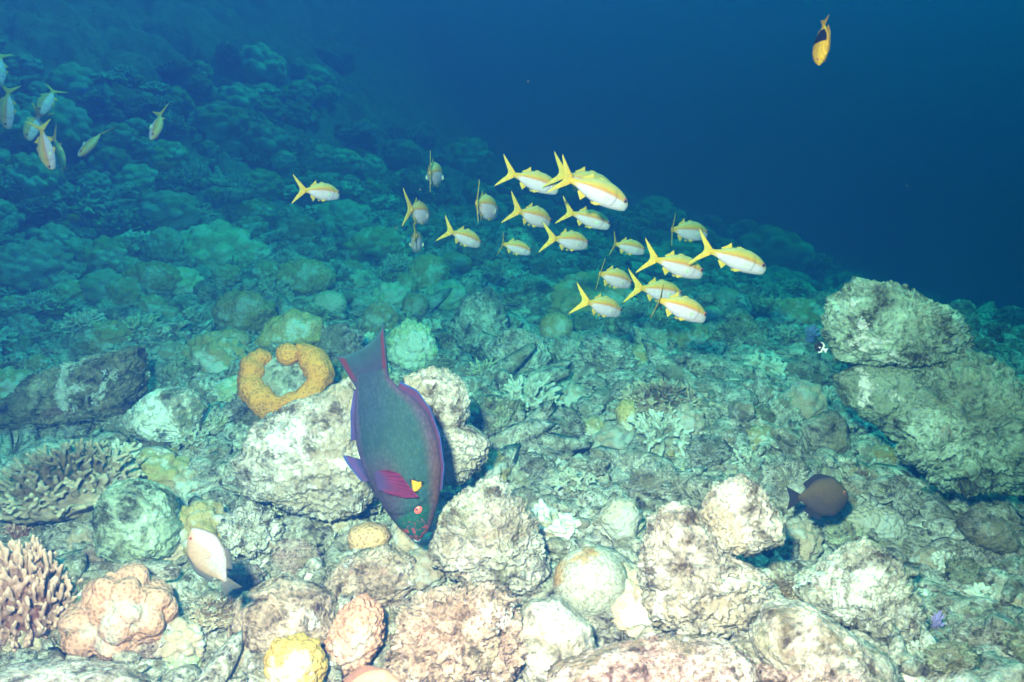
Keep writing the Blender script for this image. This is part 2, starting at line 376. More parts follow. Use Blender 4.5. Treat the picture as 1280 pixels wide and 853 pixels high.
def blob(name, poly, mat, style='rock', amp=0.16, f=1.0, thick=0.85, sub=6, q=0.8, depth=None, dd=0.0, seed=None, base=None, parent=None, take=True, phrase=None):
    c, g, R = polar(poly); P = np.array(poly, float)
    bot = P[np.argmax(P[:, 1])] if base is None else np.array(base, float)
    if depth is None: depth = ground_depth(bot[0], min(bot[1] - 4, 900))
    depth += dd
    s = depth / FPX; Rm = R.mean() * s
    V, F = ico(sub)
    th = np.arctan2(V[:, 2], V[:, 0]); rho = np.hypot(V[:, 0], V[:, 2])
    Rt = np.interp(th, np.r_[g, math.pi], np.r_[R, R[0]]) * s
    rq = rho ** q
    L = np.stack([Rt * np.cos(th) * rq, Rm * thick * np.sign(V[:, 1]) * np.abs(V[:, 1]) ** q, Rt * np.sin(th) * rq], 1)
    sd_ = (abs(hash(tuple(map(tuple, poly)))) % 97) if seed is None else seed
    u = L / Rm
    d = rock_disp(u, sd_, 1.25 * f, amp) if style == 'rock' else lump_disp(u, sd_, 1.9 * f, amp)
    dirn = L / np.maximum(np.linalg.norm(L, axis=1), 1e-6)[:, None]
    L = L + dirn * (d * Rm)[:, None]
    ctr = at(c[0], c[1], depth)
    me = mesh_from(name, L, F, [mat])
    o = obj(name, me, parent)
    Mw = Matrix.Translation(Vector(ctr)) @ VIEW
    if parent is None: o.matrix_world = Mw
    else: o.matrix_parent_inverse = Matrix.Identity(4); o.matrix_local = parent.matrix_world.inverted() @ Mw
    if take: TAKEN.append((c[0], c[1], R.mean()))
    if phrase: LAND.append((phrase, c[0], c[1]))
    return o, ctr, depth, Rm
def hero(name, poly, mat, label, cat, phrase=None, **kw):
    o, *_ = blob(name, poly, mat, phrase=phrase, **kw); tag(o, label, cat); return o
def oval(cx, cy, rx, ry, n=14, ang=0):
    return [(cx + rx * math.cos(a) * math.cos(ang) - ry * math.sin(a) * math.sin(ang), cy + rx * math.cos(a) * math.sin(ang) + ry * math.sin(a) * math.cos(ang)) for a in np.linspace(0, 2 * math.pi, n, endpoint=False)]

# the big boulder pile
D_B = ground_depth(1190, 640)
hero("boulder", [(1040, 372), (1075, 350), (1110, 358), (1150, 375), (1180, 385), (1195, 405), (1212, 420), (1205, 440), (1175, 455), (1150, 470), (1120, 462), (1080, 462), (1048, 450), (1034, 410)], M_green,
     "large knobbly boulder capping the tall rock pile against blue water", "rock", "boulder capping the tall rock pile", depth=D_B - 0.06, amp=0.24, f=1.9, sub=7, thick=0.8)
hero("boulder", [(1205, 437), (1235, 452), (1285, 492), (1320, 530), (1325, 595), (1260, 612), (1190, 612), (1130, 572), (1112, 520), (1130, 490), (1170, 462)], M_green,
     "biggest green-grey boulder with a dark overhang along its foot, cut off by the frame", "rock", "biggest green-grey boulder", depth=D_B - 0.10, amp=0.23, f=1.9, sub=7, thick=0.75)
hero("reef_rock", [(1042, 472), (1080, 456), (1130, 458), (1160, 478), (1150, 520), (1115, 545), (1085, 525), (1060, 505)], M_green,
     "wedge of rock jammed under the capping boulder, specked with white polyps", "rock", None, depth=D_B - 0.06, amp=0.2, f=1.5, sub=6)
hero("boulder", [(1085, 560), (1150, 585), (1260, 615), (1320, 640), (1320, 690), (1200, 690), (1130, 650), (1080, 610)], M_brown,
     "dark brown shaded rock under the overhang of the biggest boulder", "rock", None, depth=D_B + 0.26, amp=0.2, f=1.5, sub=6)

# rocks around the parrotfish
hero("limestone_rock", [(298, 575), (325, 528), (370, 505), (410, 488), (445, 468), (470, 500), (482, 590), (462, 632), (420, 645), (370, 635), (320, 618)], M_pale,
     "broad pale rock with a shadowed underside, behind the parrotfish belly", "rock", "broad pale rock behind the parrotfish", amp=0.16, f=1.8, sub=7, thick=0.85, q=0.7, dd=-0.10)
hero("limestone_rock", [(505, 470), (545, 460), (575, 472), (588, 500), (582, 530), (614, 550), (606, 575), (580, 600), (550, 604), (530, 560)], M_pale,
     "chunky cream rock touching the parrotfish back", "rock", "cream rock at the parrotfish back", amp=0.22, f=1.8, sub=7, dd=-0.12)
hero("limestone_rock", [(538, 690), (548, 640), (578, 618), (620, 597), (655, 625), (672, 665), (688, 700), (686, 738), (650, 748), (600, 735), (560, 718)], M_pale,
     "ridged tent-shaped pale rock below the parrotfish snout", "rock", "tent-shaped pale rock", amp=0.22, f=1.8, sub=7, q=0.95)
hero("brain_coral", oval(738, 728, 47, 44, 40), C_brain,
     "round whitish brain coral with tan living tissue along one side", "coral", "round brain coral", amp=0.035, f=0.8, sub=6, thick=1.0, q=1.0)
hero("limestone_rock", [(800, 700), (815, 650), (842, 628), (872, 640), (905, 690), (955, 715), (985, 758), (945, 792), (870, 802), (812, 772)], M_pale,
     "bright whitish rock with a mossy brown foot, beside the brain coral", "rock", "bright whitish rock", amp=0.22, f=1.7, sub=7, thick=0.8)
hero("limestone_rock", [(876, 640), (898, 606), (925, 594), (950, 610), (980, 650), (976, 676), (940, 692), (892, 688)], M_pale,
     "knobbly cream rock perched on the bright whitish rock", "rock", "perched cream rock", amp=0.22, f=1.5, sub=6, depth=ground_depth(870, 795) + 0.0)
hero("limestone_rock", [(505, 760), (540, 745), (600, 732), (640, 745), (662, 790), (645, 850), (560, 868), (475, 860), (497, 800)], M_tan,
     "wide lumpy whitish rock at the bottom edge under the tent-shaped rock", "rock", "wide lumpy whitish rock", amp=0.26, f=1.9, sub=7)
hero("limestone_rock", [(640, 775), (662, 752), (700, 748), (738, 782), (748, 825), (705, 858), (655, 850)], M_pale,
     "smooth bright white rock in front of the brain coral", "rock", "smooth white rock", amp=0.08, f=1.2, sub=6)
hero("limestone_rock", [(405, 735), (425, 700), (480, 684), (520, 698), (527, 724), (505, 748), (455, 765), (415, 760)], M_tan,
     "lumpy cream knob of rock under the tan dome coral", "rock", "lumpy cream knob", amp=0.22, f=1.8, sub=6)
hero("limestone_rock", [(300, 745), (350, 722), (410, 740), (430, 790), (400, 820), (330, 815), (290, 790)], M_tan,
     "low sandy pink slab between the pale fish and yellow coral", "rock", None, amp=0.14, f=1.4, sub=6, thick=1.0)
hero("knobbly_coral", [(424, 768), (452, 745), (476, 765), (476, 800), (455, 832), (425, 840), (410, 805)], C_pinkm,
     "peach knobbly coral lump beside the wide whitish rock", "coral", "peach knobbly coral", style='lump', amp=0.22, f=2.0, sub=6)
hero("dome_coral", [(434, 672), (439, 660), (460, 653), (482, 658), (489, 670), (481, 686), (458, 693), (440, 687)], C_tan,
     "smooth tan dome coral just under the parrotfish", "coral", "tan dome coral", style='lump', amp=0.03, f=0.8, sub=5, thick=1.1, q=0.85)
hero("mound_coral", [(335, 818), (345, 802), (370, 797), (395, 806), (406, 830), (398, 852), (350, 858), (336, 842)], C_yellow,
     "bright yellow mound coral at the bottom edge", "coral", "bright yellow mound coral", style='lump', amp=0.24, f=1.0, sub=6, dd=-0.08)
hero("mound_coral", [(88, 768), (110, 745), (140, 718), (175, 720), (206, 750), (208, 780), (182, 805), (140, 825), (100, 805)], C_pinkm,
     "salmon pink mound coral with lobed top", "coral", "salmon pink mound coral", style='lump', amp=0.36, f=0.9, sub=6)
hero("coralline_rock", [(-30, 850), (0, 836), (80, 832), (150, 836), (182, 856), (180, 890), (-30, 890)], M_pink,
     "flat pale pink rock along the bottom corner below the salmon coral", "rock", None, amp=0.12, f=1.6, sub=6)
hero("coralline_rock", [(680, 842), (760, 814), (850, 801), (915, 805), (948, 832), (940, 885), (690, 885)], M_pink,
     "long pink crusted rock running along the bottom edge", "rock", "long pink crusted rock", amp=0.16, f=2.0, sub=7)
hero("coralline_rock", [(938, 850), (985, 806), (1020, 794), (1060, 815), (1097, 850), (1100, 890), (940, 890)], M_pink,
     "rosy humped rock at the bottom edge beside the long pink rock", "rock", "rosy humped rock", amp=0.18, f=2.0, sub=7)
hero("limestone_rock", [(118, 645), (140, 606), (175, 600), (212, 618), (228, 660), (217, 692), (170, 712), (130, 692)], M_green,
     "rounded pale green rock just above the salmon pink coral", "rock", "rounded pale green rock", amp=0.14, f=1.4, sub=6)
hero("reef_rock", [(-20, 520), (60, 465), (150, 438), (176, 433), (180, 480), (160, 522), (120, 528), (40, 535), (-20, 540)], M_brown,
     "long brown-sided rock above the branching coral thicket", "rock", "long brown-sided rock", amp=0.21, f=1.8, sub=7)
hero("reef_rock", [(153, 522), (190, 490), (240, 484), (258, 510), (242, 548), (200, 554), (165, 542)], M_rock,
     "grey rock with a brown foot between the long brown rock and the broad pale rock", "rock", "grey rock with a brown foot", amp=0.17, f=1.5, sub=6)
hero("limestone_rock", [(995, 745), (1040, 702), (1080, 675), (1116, 695), (1142, 740), (1152, 795), (1100, 805), (1050, 775)], M_rock,
     "lumpy greenish rock with a rusty crack, above the rosy humped rock", "rock", "lumpy greenish rock", amp=0.22, f=1.8, sub=7)
hero("limestone_rock", [(935, 800), (960, 760), (1010, 755), (1060, 790), (1110, 820), (1130, 880), (1000, 880)], M_rock,
     "low pale slab leaning below the lumpy greenish rock", "rock", None, amp=0.12, f=1.5, sub=6)
hero("lobed_coral", [(1048, 645), (1080, 634), (1120, 640), (1133, 665), (1122, 682), (1090, 670), (1058, 660)], C_grey,
     "cream scalloped coral lobe just under the brown surgeonfish", "coral", None, style='lump', amp=0.2, f=2.2, sub=6)
hero("reef_rock", [(563, 405), (580, 372), (612, 360), (632, 385), (635, 430), (612, 452), (580, 445)], M_rock,
     "upright pitted teal rock above the cream rock", "rock", "upright pitted teal rock", amp=0.22, f=1.8, sub=6)
hero("reef_rock", [(610, 432), (640, 410), (672, 420), (690, 448), (675, 472), (625, 465)], M_pale,
     "pale crusted rock right of the upright teal rock", "rock", None, amp=0.22, f=1.6, sub=6)
hero("reef_rock", [(1002, 530), (1040, 512), (1056, 525), (1060, 560), (1045, 575), (1008, 560)], M_rock,
     "small blocky rock slab at the foot of the wedge under the boulder", "rock", None, amp=0.18, f=1.5, sub=6)
hero("reef_rock", [(1195, 650), (1220, 637), (1255, 650), (1275, 680), (1260, 695), (1215, 680)], M_rock,
     "oblong teal rock below the dark overhang of the biggest boulder", "rock", "oblong teal rock", amp=0.18, f=1.4, sub=6)
hero("finger_sponge", [(768, 512), (778, 499), (792, 501), (798, 516), (794, 530), (793, 545), (784, 552), (775, 545), (772, 530)], C_olive,
     "smooth khaki knob with a narrow waist standing among branching corals", "sponge", "khaki knob", style='lump', amp=0.02, f=0.8, sub=5, thick=1.0, q=1.0)
hero("lump_coral", [(748, 645), (765, 623), (790, 625), (801, 645), (792, 674), (770, 677), (755, 660)], C_grey,
     "smooth grey-brown lump coral above the brain coral", "coral", "grey-brown lump coral", style='lump', amp=0.12, f=1.0, sub=6)

# mound corals of the middle ground
hero("mound_coral", [(318, 438), (334, 406), (365, 388), (402, 400), (404, 428), (378, 434), (350, 436)], C_olive,
     "olive arched mound coral touching the top of the orange ring coral", "coral", "olive arched mound coral", style='lump', amp=0.2, f=0.9, sub=6)
hero("mound_coral", oval(304, 391, 36, 25), C_olive, "folded olive mound coral upper of the two beside the arched one", "coral", "folded olive mound coral", style='lump', amp=0.25, f=1.2, sub=6)
hero("mound_coral", oval(289, 428, 25, 17), C_olive, "small smooth olive coral next to the orange ring", "coral", None, style='lump', amp=0.1, f=0.9, sub=6)
hero("encrusted_coral", [(393, 442), (402, 410), (430, 404), (452, 418), (452, 442), (430, 458), (402, 458)], M_pink,
     "orange and white crusted coral chunk beside the parrotfish tail", "coral", "crusted coral chunk by the tail", amp=0.25, f=1.8, sub=6)
hero("knobbly_coral", [(488, 420), (510, 402), (535, 412), (545, 440), (530, 465), (500, 465), (488, 445)], C_green,
     "speckled knobbly coral just right of the parrotfish tail", "coral", None, style='lump', amp=0.25, f=1.8, sub=6)
hero("lobed_coral", oval(536, 346, 25, 26), C_olive, "tallest olive lobed coral in the cluster under the school", "coral", "tallest olive lobed coral", style='lump', amp=0.22, f=1.2, sub=6)
hero("lobed_coral", oval(567, 330, 24, 13), C_olive, "flat olive lobed coral behind the tallest lobe under the school", "coral", None, style='lump', amp=0.15, f=1.2, sub=6)
hero("lobed_coral", oval(507, 360, 14, 17), C_olive, "narrow olive lobe at the near side of the lobed cluster", "coral", None, style='lump', amp=0.2, f=1.2, sub=5)
hero("lobed_coral", oval(519, 383, 16, 16), C_olive, "round olive lobe lowest in the lobed cluster", "coral", None, style='lump', amp=0.15, f=1.0, sub=5)
hero("mound_coral", oval(695, 410, 21, 19), C_olive, "brownish dome coral right above the pale crusted rock", "coral", "brownish dome coral", style='lump', amp=0.1, f=1.0, sub=6)
hero("mound_coral", oval(908, 379, 20, 18), C_green, "green dome coral under the leading goatfish", "coral", "green dome coral", style='lump', amp=0.12, f=1.0, sub=6)
hero("mound_coral", oval(890, 393, 12, 10), C_green, "small green dome coral at the foot of the larger green dome", "coral", None, style='lump', amp=0.1, f=0.9, sub=5)
hero("lobed_coral", oval(190, 350, 34, 20), C_olive, "cauliflower-lobed olive coral on the left slope", "coral", "cauliflower-lobed olive coral", style='lump', amp=0.28, f=1.4, sub=6)
hero("mound_coral", oval(380, 347, 36, 20), C_olive, "layered olive coral mound above the arched one", "coral", "layered olive coral mound", style='lump', amp=0.25, f=1.4, sub=6)
hero("mound_coral", oval(412, 380, 21, 16), C_green, "speckled dome coral below the layered olive mound", "coral", None, style='lump', amp=0.12, f=1.4, sub=6)
hero("mound_coral", oval(235, 312, 19, 13), C_brownm, "brown barrel-shaped coral beside the cauliflower-lobed coral", "coral", None, style='lump', amp=0.12, f=1.2, sub=5)

# orange ring coral: a thick living rim round a dead white core, with a knob
def ring_coral():
    cx, cy, ra, rb = 355, 472, 42, 37
    d = ground_depth(355, 508) - 0.13; s = d / FPX
    root = obj("ring_coral", None, None, "orange ring-shaped coral with a knob and dead white centre", "coral")
    ctr = at(cx, cy, d); root.matrix_world = Matrix.Translation(Vector(ctr)) @ VIEW @ Matrix.Rotation(math.radians(-24), 4, 'X')
    n, k = 150, 40; a0, a1 = math.radians(118), math.radians(118 + 322)
    V = []
    for i in range(n):
        t_ = i / (n - 1); a = a0 + (a1 - a0) * t_
        r = (16.0 + 3.2 * math.sin(a * 2 + 0.5) + 1.8 * math.sin(a * 5) + 1.0 * math.sin(a * 9 + 1)) * s
        r *= min(1, (min(t_, 1 - t_) * 26 + 0.03)) ** 0.5
        c = np.array([ra * math.cos(a), 0, rb * math.sin(a)]) * s; o = np.array([math.cos(a), 0, math.sin(a)])
        for j in range(k):
            b = 2 * math.pi * j / k
            V.append(c + r * (o * math.cos(b) * 0.95 + np.array([0, -1.15, 0]) * math.sin(b)))
    V = np.array(V); idx = np.arange(n * k).reshape(n, k)
    F = np.stack([idx[:-1], np.roll(idx[:-1], -1, 1), np.roll(idx[1:], -1, 1), idx[1:]], -1).reshape(-1, 4)
    V += (0.0085 * noise(V / s * 0.05) + 0.0045 * noise(V / s * 0.14 + 8))[:, None] * (V / np.linalg.norm(V, axis=1)[:, None])
    obj("living_rim", mesh_from("living_rim", V, F, [C_orange]), root)
    Vi, Fi = ico(5); 
    kv = Vi * np.array([15, 14, 14]) * s * (1 + 0.06 * noise(Vi * 2))[:, None] + np.array([5, -13, 26]) * s
    obj("knob", mesh_from("knob", kv, Fi, [C_orange]), root)
    Vi, Fi = ico(6)
    dv = Vi * np.array([39, 17, 34]) * s * (1 + 0.14 * fbm(Vi * 3, 4))[:, None] + np.array([0, 8, -2]) * s
    obj("dead_core", mesh_from("dead_core", dv, Fi, [M_pale]), root)
    TAKEN.append((cx, cy, 52)); LAND.append(("orange ring coral", cx, cy))
ring_coral()

# ------------------------------------------------------------------ branching corals, grown and fused into one skin
def grow(seed, n_main, levels, R, r0, flat=0.7, spread=1.25, split=2, wob=0.25):
    """limbs grown from a base: list of (p, q, rp, rq)"""
    g = np.random.default_rng(seed); segs = []
    def limb(p, d, L, r, lev):
        m = 2
        for _ in range(m):
            d = d + g.normal(0, wob * 0.5, 3); d[2] += 0.06; d /= np.linalg.norm(d)
            q = p + d * L / m; rq = r * 0.90
            segs.append((p, q, r, rq)); p, r = q, rq
        if lev > 0:
            for _ in range(split if g.random() < 0.75 else split + 1):
                e = d + g.normal(0, 0.55, 3); e /= np.linalg.norm(e)
                limb(p, e, L * g.uniform(0.55, 0.85), r * 0.88, lev - 1)
    for i in range(n_main):
        a = i * 2.399963; t_ = math.sqrt((i + 0.5) / n_main) * spread
        d = np.array([math.sin(t_) * math.cos(a), math.sin(t_) * math.sin(a), math.cos(t_) * flat + 0.08]) + g.normal(0, 0.08, 3)
        d /= np.linalg.norm(d)
        L = R * g.uniform(0.36, 0.52) * (1.0 if levels > 1 else 1.25 if levels else 1.9)
        limb(d * R * 0.06, d, L, r0 * g.uniform(0.85, 1.15), levels)
    return segs
def thicket(seed, n, ax, az, L, r, up=0.5, jit=0.45):
    """short forked fingers standing all over a low mound"""
    g = np.random.default_rng(seed); segs = []
    for i in range(n):
        a = i * 2.399963; z = 1 - (i + 0.5) / n * 1.12; q = math.sqrt(max(0, 1 - z * z))
        nrm = np.array([q * math.cos(a), q * math.sin(a), z]) + g.normal(0, 0.06, 3)
        p = nrm * np.array([ax, ax, az]) * g.uniform(0.88, 1.02)
        d = nrm + np.array([0, 0, up]) + g.normal(0, jit, 3) * 0.5; d /= np.linalg.norm(d)
        l = L * g.uniform(0.6, 1.15); rr = r * g.uniform(0.8, 1.2); m = p + d * l * 0.55
        segs.append((p, m, rr * 1.1, rr))
        for k in range(int(g.integers(1, 4))):
            e = d + g.normal(0, 0.55, 3); e /= np.linalg.norm(e)
            segs.append((m, m + e * l * g.uniform(0.35, 0.65), rr * 0.95, rr * 0.72))
    return segs
def fuse(name, segs, voxel, mat, R, tipcol, basecol, core=0.35, grain=0.06):
    V, F = [], []; n = 7; nv = 0
    for p, q, rp, rq in segs:
        ax = q - p; ax = ax / np.linalg.norm(ax); a = np.cross(ax, [0.3, 0.9, 0.2]); a /= np.linalg.norm(a); b = np.cross(ax, a)
        rings = [(p - ax * rp * 0.5, rp * 0.6), (p, rp), (q, rq), (q + ax * rq * 0.55, rq * 0.72), (q + ax * rq * 0.85, rq * 0.2)]
        for c, r in rings:
            for j in range(n): V.append(c + r * (a * math.cos(2 * math.pi * j / n) + b * math.sin(2 * math.pi * j / n)))
        for k in range(len(rings) - 1):
            for j in range(n): F.append((nv + k * n + j, nv + k * n + (j + 1) % n, nv + (k + 1) * n + (j + 1) % n, nv + (k + 1) * n + j))
        F.append(tuple(nv + j for j in range(n))[::-1]); F.append(tuple(nv + (len(rings) - 1) * n + j for j in range(n)))
        nv += len(rings) * n
    Vi, Fi = ico(4); cv = Vi * (np.array(core) if isinstance(core, tuple) else np.array([core, core, core * 0.45]) * R) * (1 + 0.12 * noise(Vi * 4))[:, None]
    V = np.concatenate([np.array(V), cv]); F += [tuple(int(x) + nv for x in f) for f in Fi]
    tmp = bpy.data.objects.new("tmp", mesh_from("tmp", V, F, None)); COL.objects.link(tmp)
    md = tmp.modifiers.new("r", 'REMESH'); md.mode = 'VOXEL'; md.voxel_size = voxel
    dg = bpy.context.evaluated_depsgraph_get(); ev = tmp.evaluated_get(dg); me0 = ev.to_mesh()
    nv = len(me0.vertices); co = np.empty(nv * 3, np.float32); me0.vertices.foreach_get("co", co); co = co.reshape(-1, 3).astype(float)
    nn = np.empty(nv * 3, np.float32); me0.vertices.foreach_get("normal", nn); nn = nn.reshape(-1, 3)
    F = [tuple(p.vertices) for p in me0.polygons]
    ev.to_mesh_clear(); bpy.data.objects.remove(tmp)
    # keep the largest connected piece
    par = np.arange(nv)
    def find(i):
        while par[i] != i: par[i] = par[par[i]]; i = par[i]
        return i
    for f in F:
        r = find(f[0])
        for k in f[1:]: par[find(k)] = r
    root = np.array([find(i) for i in range(nv)]); big = np.bincount(root).argmax(); keep = root == big
    new = -np.ones(nv, int); new[keep] = np.arange(keep.sum())
    F = np.array([[new[i] for i in f] for f in F if keep[f[0]] and len(f) == 4]); co, nn = co[keep], nn[keep]
    co = co + nn * (voxel * 1.2 * noise(co / (voxel * 5)))[:, None]
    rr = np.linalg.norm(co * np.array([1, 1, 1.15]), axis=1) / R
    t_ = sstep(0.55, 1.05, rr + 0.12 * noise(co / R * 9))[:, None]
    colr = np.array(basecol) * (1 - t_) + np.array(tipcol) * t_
    colr = colr * (1 + grain * 3 * noise(co / R * 22))[:, None]
    return mesh_from(name, co, F, [mat], col=np.clip(colr, 0, 1))
M_branch = vcol_mat("branching_coral_skin", rough=0.85, spec=0.1, size=300, grain=0.25)
B = []      # unit size prototypes, radius about 1
def proto(seed, n, lev, r0, flat, spread, tip, base, vox=0.035, core=0.4, split=2):
    segs = grow(seed, n, lev, 1.0, r0, flat, spread, split)
    return fuse("branching_coral", segs, vox, M_branch, 1.05, tip, base, core)
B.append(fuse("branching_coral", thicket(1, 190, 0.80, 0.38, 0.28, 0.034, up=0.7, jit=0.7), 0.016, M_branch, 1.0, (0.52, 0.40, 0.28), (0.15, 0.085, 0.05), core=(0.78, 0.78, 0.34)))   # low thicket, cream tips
B.append(proto(2, 80, 0, 0.070, 0.8, 1.45, (0.46, 0.44, 0.28), (0.22, 0.20, 0.11), core=0.55))          # dense finger dome
B.append(proto(3, 34, 2, 0.105, 0.55, 1.5, (0.42, 0.40, 0.31), (0.24, 0.20, 0.14)))                    # stubby grey
B.append(proto(4, 60, 1, 0.082, 0.75, 1.45, (0.50, 0.49, 0.42), (0.28, 0.26, 0.19), core=0.5))          # fine bush
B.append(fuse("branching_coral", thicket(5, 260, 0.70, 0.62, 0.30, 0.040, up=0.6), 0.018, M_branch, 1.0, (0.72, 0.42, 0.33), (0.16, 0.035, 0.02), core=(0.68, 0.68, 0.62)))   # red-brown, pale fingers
B.append(proto(6, 26, 1, 0.15, 0.8, 1.3, (0.62, 0.60, 0.52), (0.36, 0.28, 0.20), core=0.5, split=3))    # cauliflower tips
B.append(proto(7, 16, 1, 0.13, 1.2, 0.8, (0.36, 0.28, 0.62), (0.22, 0.17, 0.40), core=0.45))            # lilac

def branch(k, px, py, rx, ry, label, phrase=None, name="branching_coral", group=None, yaw=None, base_py=None):
    d = ground_depth(px, (py + ry * 0.75) if base_py is None else base_py); s = d / FPX
    o = obj(name, B[k], None, label, "coral", group)
    c = at(px, py + ry * 0.62, d)
    o.location = c; o.rotation_euler = (-0.12, 0, rng.uniform(0, 6.28) if yaw is None else yaw)
    o.scale = (rx * s, rx * s, ry * 1.25 * s)
    TAKEN.append((px, py, (rx + ry) * 0.5)); 
    if phrase: LAND.append((phrase, px, py))
    return o
branch(0, 80, 575, 92, 60, "wide pale-tipped branching coral thicket under the long brown-sided rock", "wide branching thicket")
branch(5, 150, 570, 30, 32, "cream cauliflower-tipped coral at the edge of the wide branching thicket")
branch(4, 30, 712, 68, 92, "red-brown branching coral with pale finger tips in the bottom corner", "red-brown branching coral")
branch(4, 22, 640, 22, 30, "peach finger coral standing above the red-brown branching coral")
branch(3, 662, 492, 46, 30, "dense olive bush coral nearest the cream rock", "dense olive bush coral")
branch(0, 830, 487, 56, 32, "wide flat grey branching coral in mid reef", "wide flat grey branching coral")
branch(3, 246, 218, 24, 26, "pale bushy coral standing tall on the far slope", "pale bushy coral")
branch(3, 296, 232, 24, 22, "dim bushy coral just beside the tall pale bushy one")
branch(1, 148, 275, 32, 24, "yellow-green finger coral dome on the left slope", "yellow-green finger coral dome")
branch(2, 242, 545, 24, 16, "small antler coral on grey rubble beside the grey rock")
branch(0, 1078, 592, 26, 22, "fine branching coral between the surgeonfish and the boulder foot")
branch(6, 1166, 775, 12, 24, "tiny lilac finger coral at the edge of a rusty stone", "lilac finger coral")
branch(5, 690, 655, 46, 24, "knobbly cream cauliflower coral behind the brain coral", "cauliflower coral")
branch(3, 900, 640, 1, 1, "x") if False else None
branch(5, 1180, 700, 24, 16, "stubby teal cauliflower coral under the biggest boulder")
branch(0, 345, 300, 26, 20, "teal branching coral above the layered olive mound")
branch(1, 885, 455, 22, 14, "low finger coral left of the green crusted ledge")
branch(5, 960, 455, 30, 20, "pale crusted cauliflower coral left of the boulder pile", "crusted cauliflower coral")
branch(6, 1012, 416, 14, 14, "pinkish finger coral against the side of the capping boulder")
branch(2, 240, 440, 26, 18, "grey antler coral beside the small smooth olive coral")
branch(2, 720, 600, 30, 16, "low antler coral above the cauliflower coral")
branch(5, 445, 560, 9, 9, "tiny pink-white polyp coral on the broad pale rock by the fish belly", base_py=560) if False else None

# ------------------------------------------------------------------ smaller rocks and corals filling the reef
def rock_proto(seed):
    g = np.random.default_rng(100 + seed); V, F = ico(6)
    n = g.normal(size=(11, 3)); n /= np.linalg.norm(n, axis=1)[:, None]; h = g.uniform(0.62, 1.0, 11)
    dt = np.maximum(V @ n.T, 0.05); r = np.minimum(1.15, (h / dt)); k = 9.0
    r = (np.sum(r ** -k, 1) + 1.15 ** -k) ** (-1 / k) * 1.12
    P = V * r[:, None]
    P = P + V * rock_disp(P, seed, 1.5 if seed < 4 else 2.0, 0.24 if seed < 4 else 0.42)[:, None]
    return P, F
def lump_proto(seed):
    V, F = ico(5); P = V + V * lump_disp(V, seed, 1.7 + 0.45 * (seed % 3), 0.42)[:, None]
    return P, F
ROCKS = {}
rp = [rock_proto(i) for i in range(9)]; lp = [lump_proto(i) for i in range(6)]
def shared(kind, i, mat):
    key = (kind, i, mat.name)
    if key not in ROCKS:
        P, F = (rp if kind == 'r' else lp)[i]; ROCKS[key] = mesh_from("reef_rock" if kind == 'r' else "mound_coral", P, F, [mat])
    return ROCKS[key]
fill = []      # (object, noun, adjective, px, py)
def scatter():
    pts = [(x, y, r * 1.4) for x, y, r in TAKEN]
    n = 0; tries = 0
    while n < 480 and tries < 16000:
        tries += 1
        px = rng.uniform(-15, 1295); py = 853 - 800 * rng.random() ** 0.75
        if px > 420 and py < 150 + (px - 420) * 0.24: continue
        if py < 95 - px * 0.02: continue
        d = ground_depth(px, py)
        if d > 9 or d < 0.9: continue
        size = float(np.clip(rng.lognormal(math.log(0.034 + 0.0085 * d), 0.45), 0.02, 0.2)) * (1 + 0.05 * d)
        rpx = size / d * FPX
        if rpx < 7 or rpx > 40: continue
        if any((px - x) ** 2 + (py - y) ** 2 < (0.52 * rpx + 0.60 * r) ** 2 for x, y, r in pts): continue
        u = rng.random(); warm = py > 640
        if px < 520 and py < 450 and u < 0.30: u = 0.6
        if u < 0.52:
            mat = [F_rock, F_pale, F_brown, F_green][int(rng.choice(4, p=[0.38, 0.38, 0.06, 0.18]))]
            if warm and px < 900 and rng.random() < 0.6: mat = F_pink
            if px < 480 and d > 2.9: mat = [F_brown, F_green, F_rock][int(rng.choice(3, p=[0.45, 0.35, 0.2]))]  # darker rocks on the far left slope, their colour standing in for shade
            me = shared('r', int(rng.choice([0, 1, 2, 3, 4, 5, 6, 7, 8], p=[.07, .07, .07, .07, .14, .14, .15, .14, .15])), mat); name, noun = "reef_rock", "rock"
            adj = {F_rock: "grey rough", F_pale: "pale pitted", F_brown: "brown rough", F_green: "algae-covered", F_pink: "pinkish crusted"}[mat]
        elif u < 0.72:
            mat = [F_olive, F_grn, F_grey, F_brn][int(rng.choice(4, p=[0.4, 0.28, 0.26, 0.06] if py < 600 else [0.06, 0.08, 0.66, 0.20]))]
            me = shared('l', int(rng.integers(6)), mat); name, noun = "mound_coral", "mound coral"
            adj = {F_olive: "olive", F_grn: "greenish", F_grey: "greyish", F_brn: "brown"}[mat]
        else:
            k = int(rng.choice([0, 1, 2, 3, 5])); me = B[k]; name, noun = "branching_coral", "branching coral"
            adj = {0: "open", 1: "dense finger", 2: "stubby", 3: "fine bushy", 5: "cauliflower-tipped"}[k]
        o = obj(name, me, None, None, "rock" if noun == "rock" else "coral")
        P = at(px, py, d)
        P[2] = float(height(P[0], P[1])) + size * (0.12 if noun != "branching coral" else -0.02)
        o.location = P
        o.rotation_euler = (rng.uniform(-0.35, 0.35), rng.uniform(-0.35, 0.35), rng.uniform(0, 6.28)) if noun == "rock" else (rng.uniform(-0.15, 0.15), rng.uniform(-0.15, 0.15), rng.uniform(0, 6.28))
        sx = size * rng.uniform(0.85, 1.35); o.scale = (sx, size * rng.uniform(0.85, 1.2), size * rng.uniform(0.65, 1.0))
        fill.append((o, noun, adj, px, py)); pts.append((px, py, rpx)); n += 1
scatter()

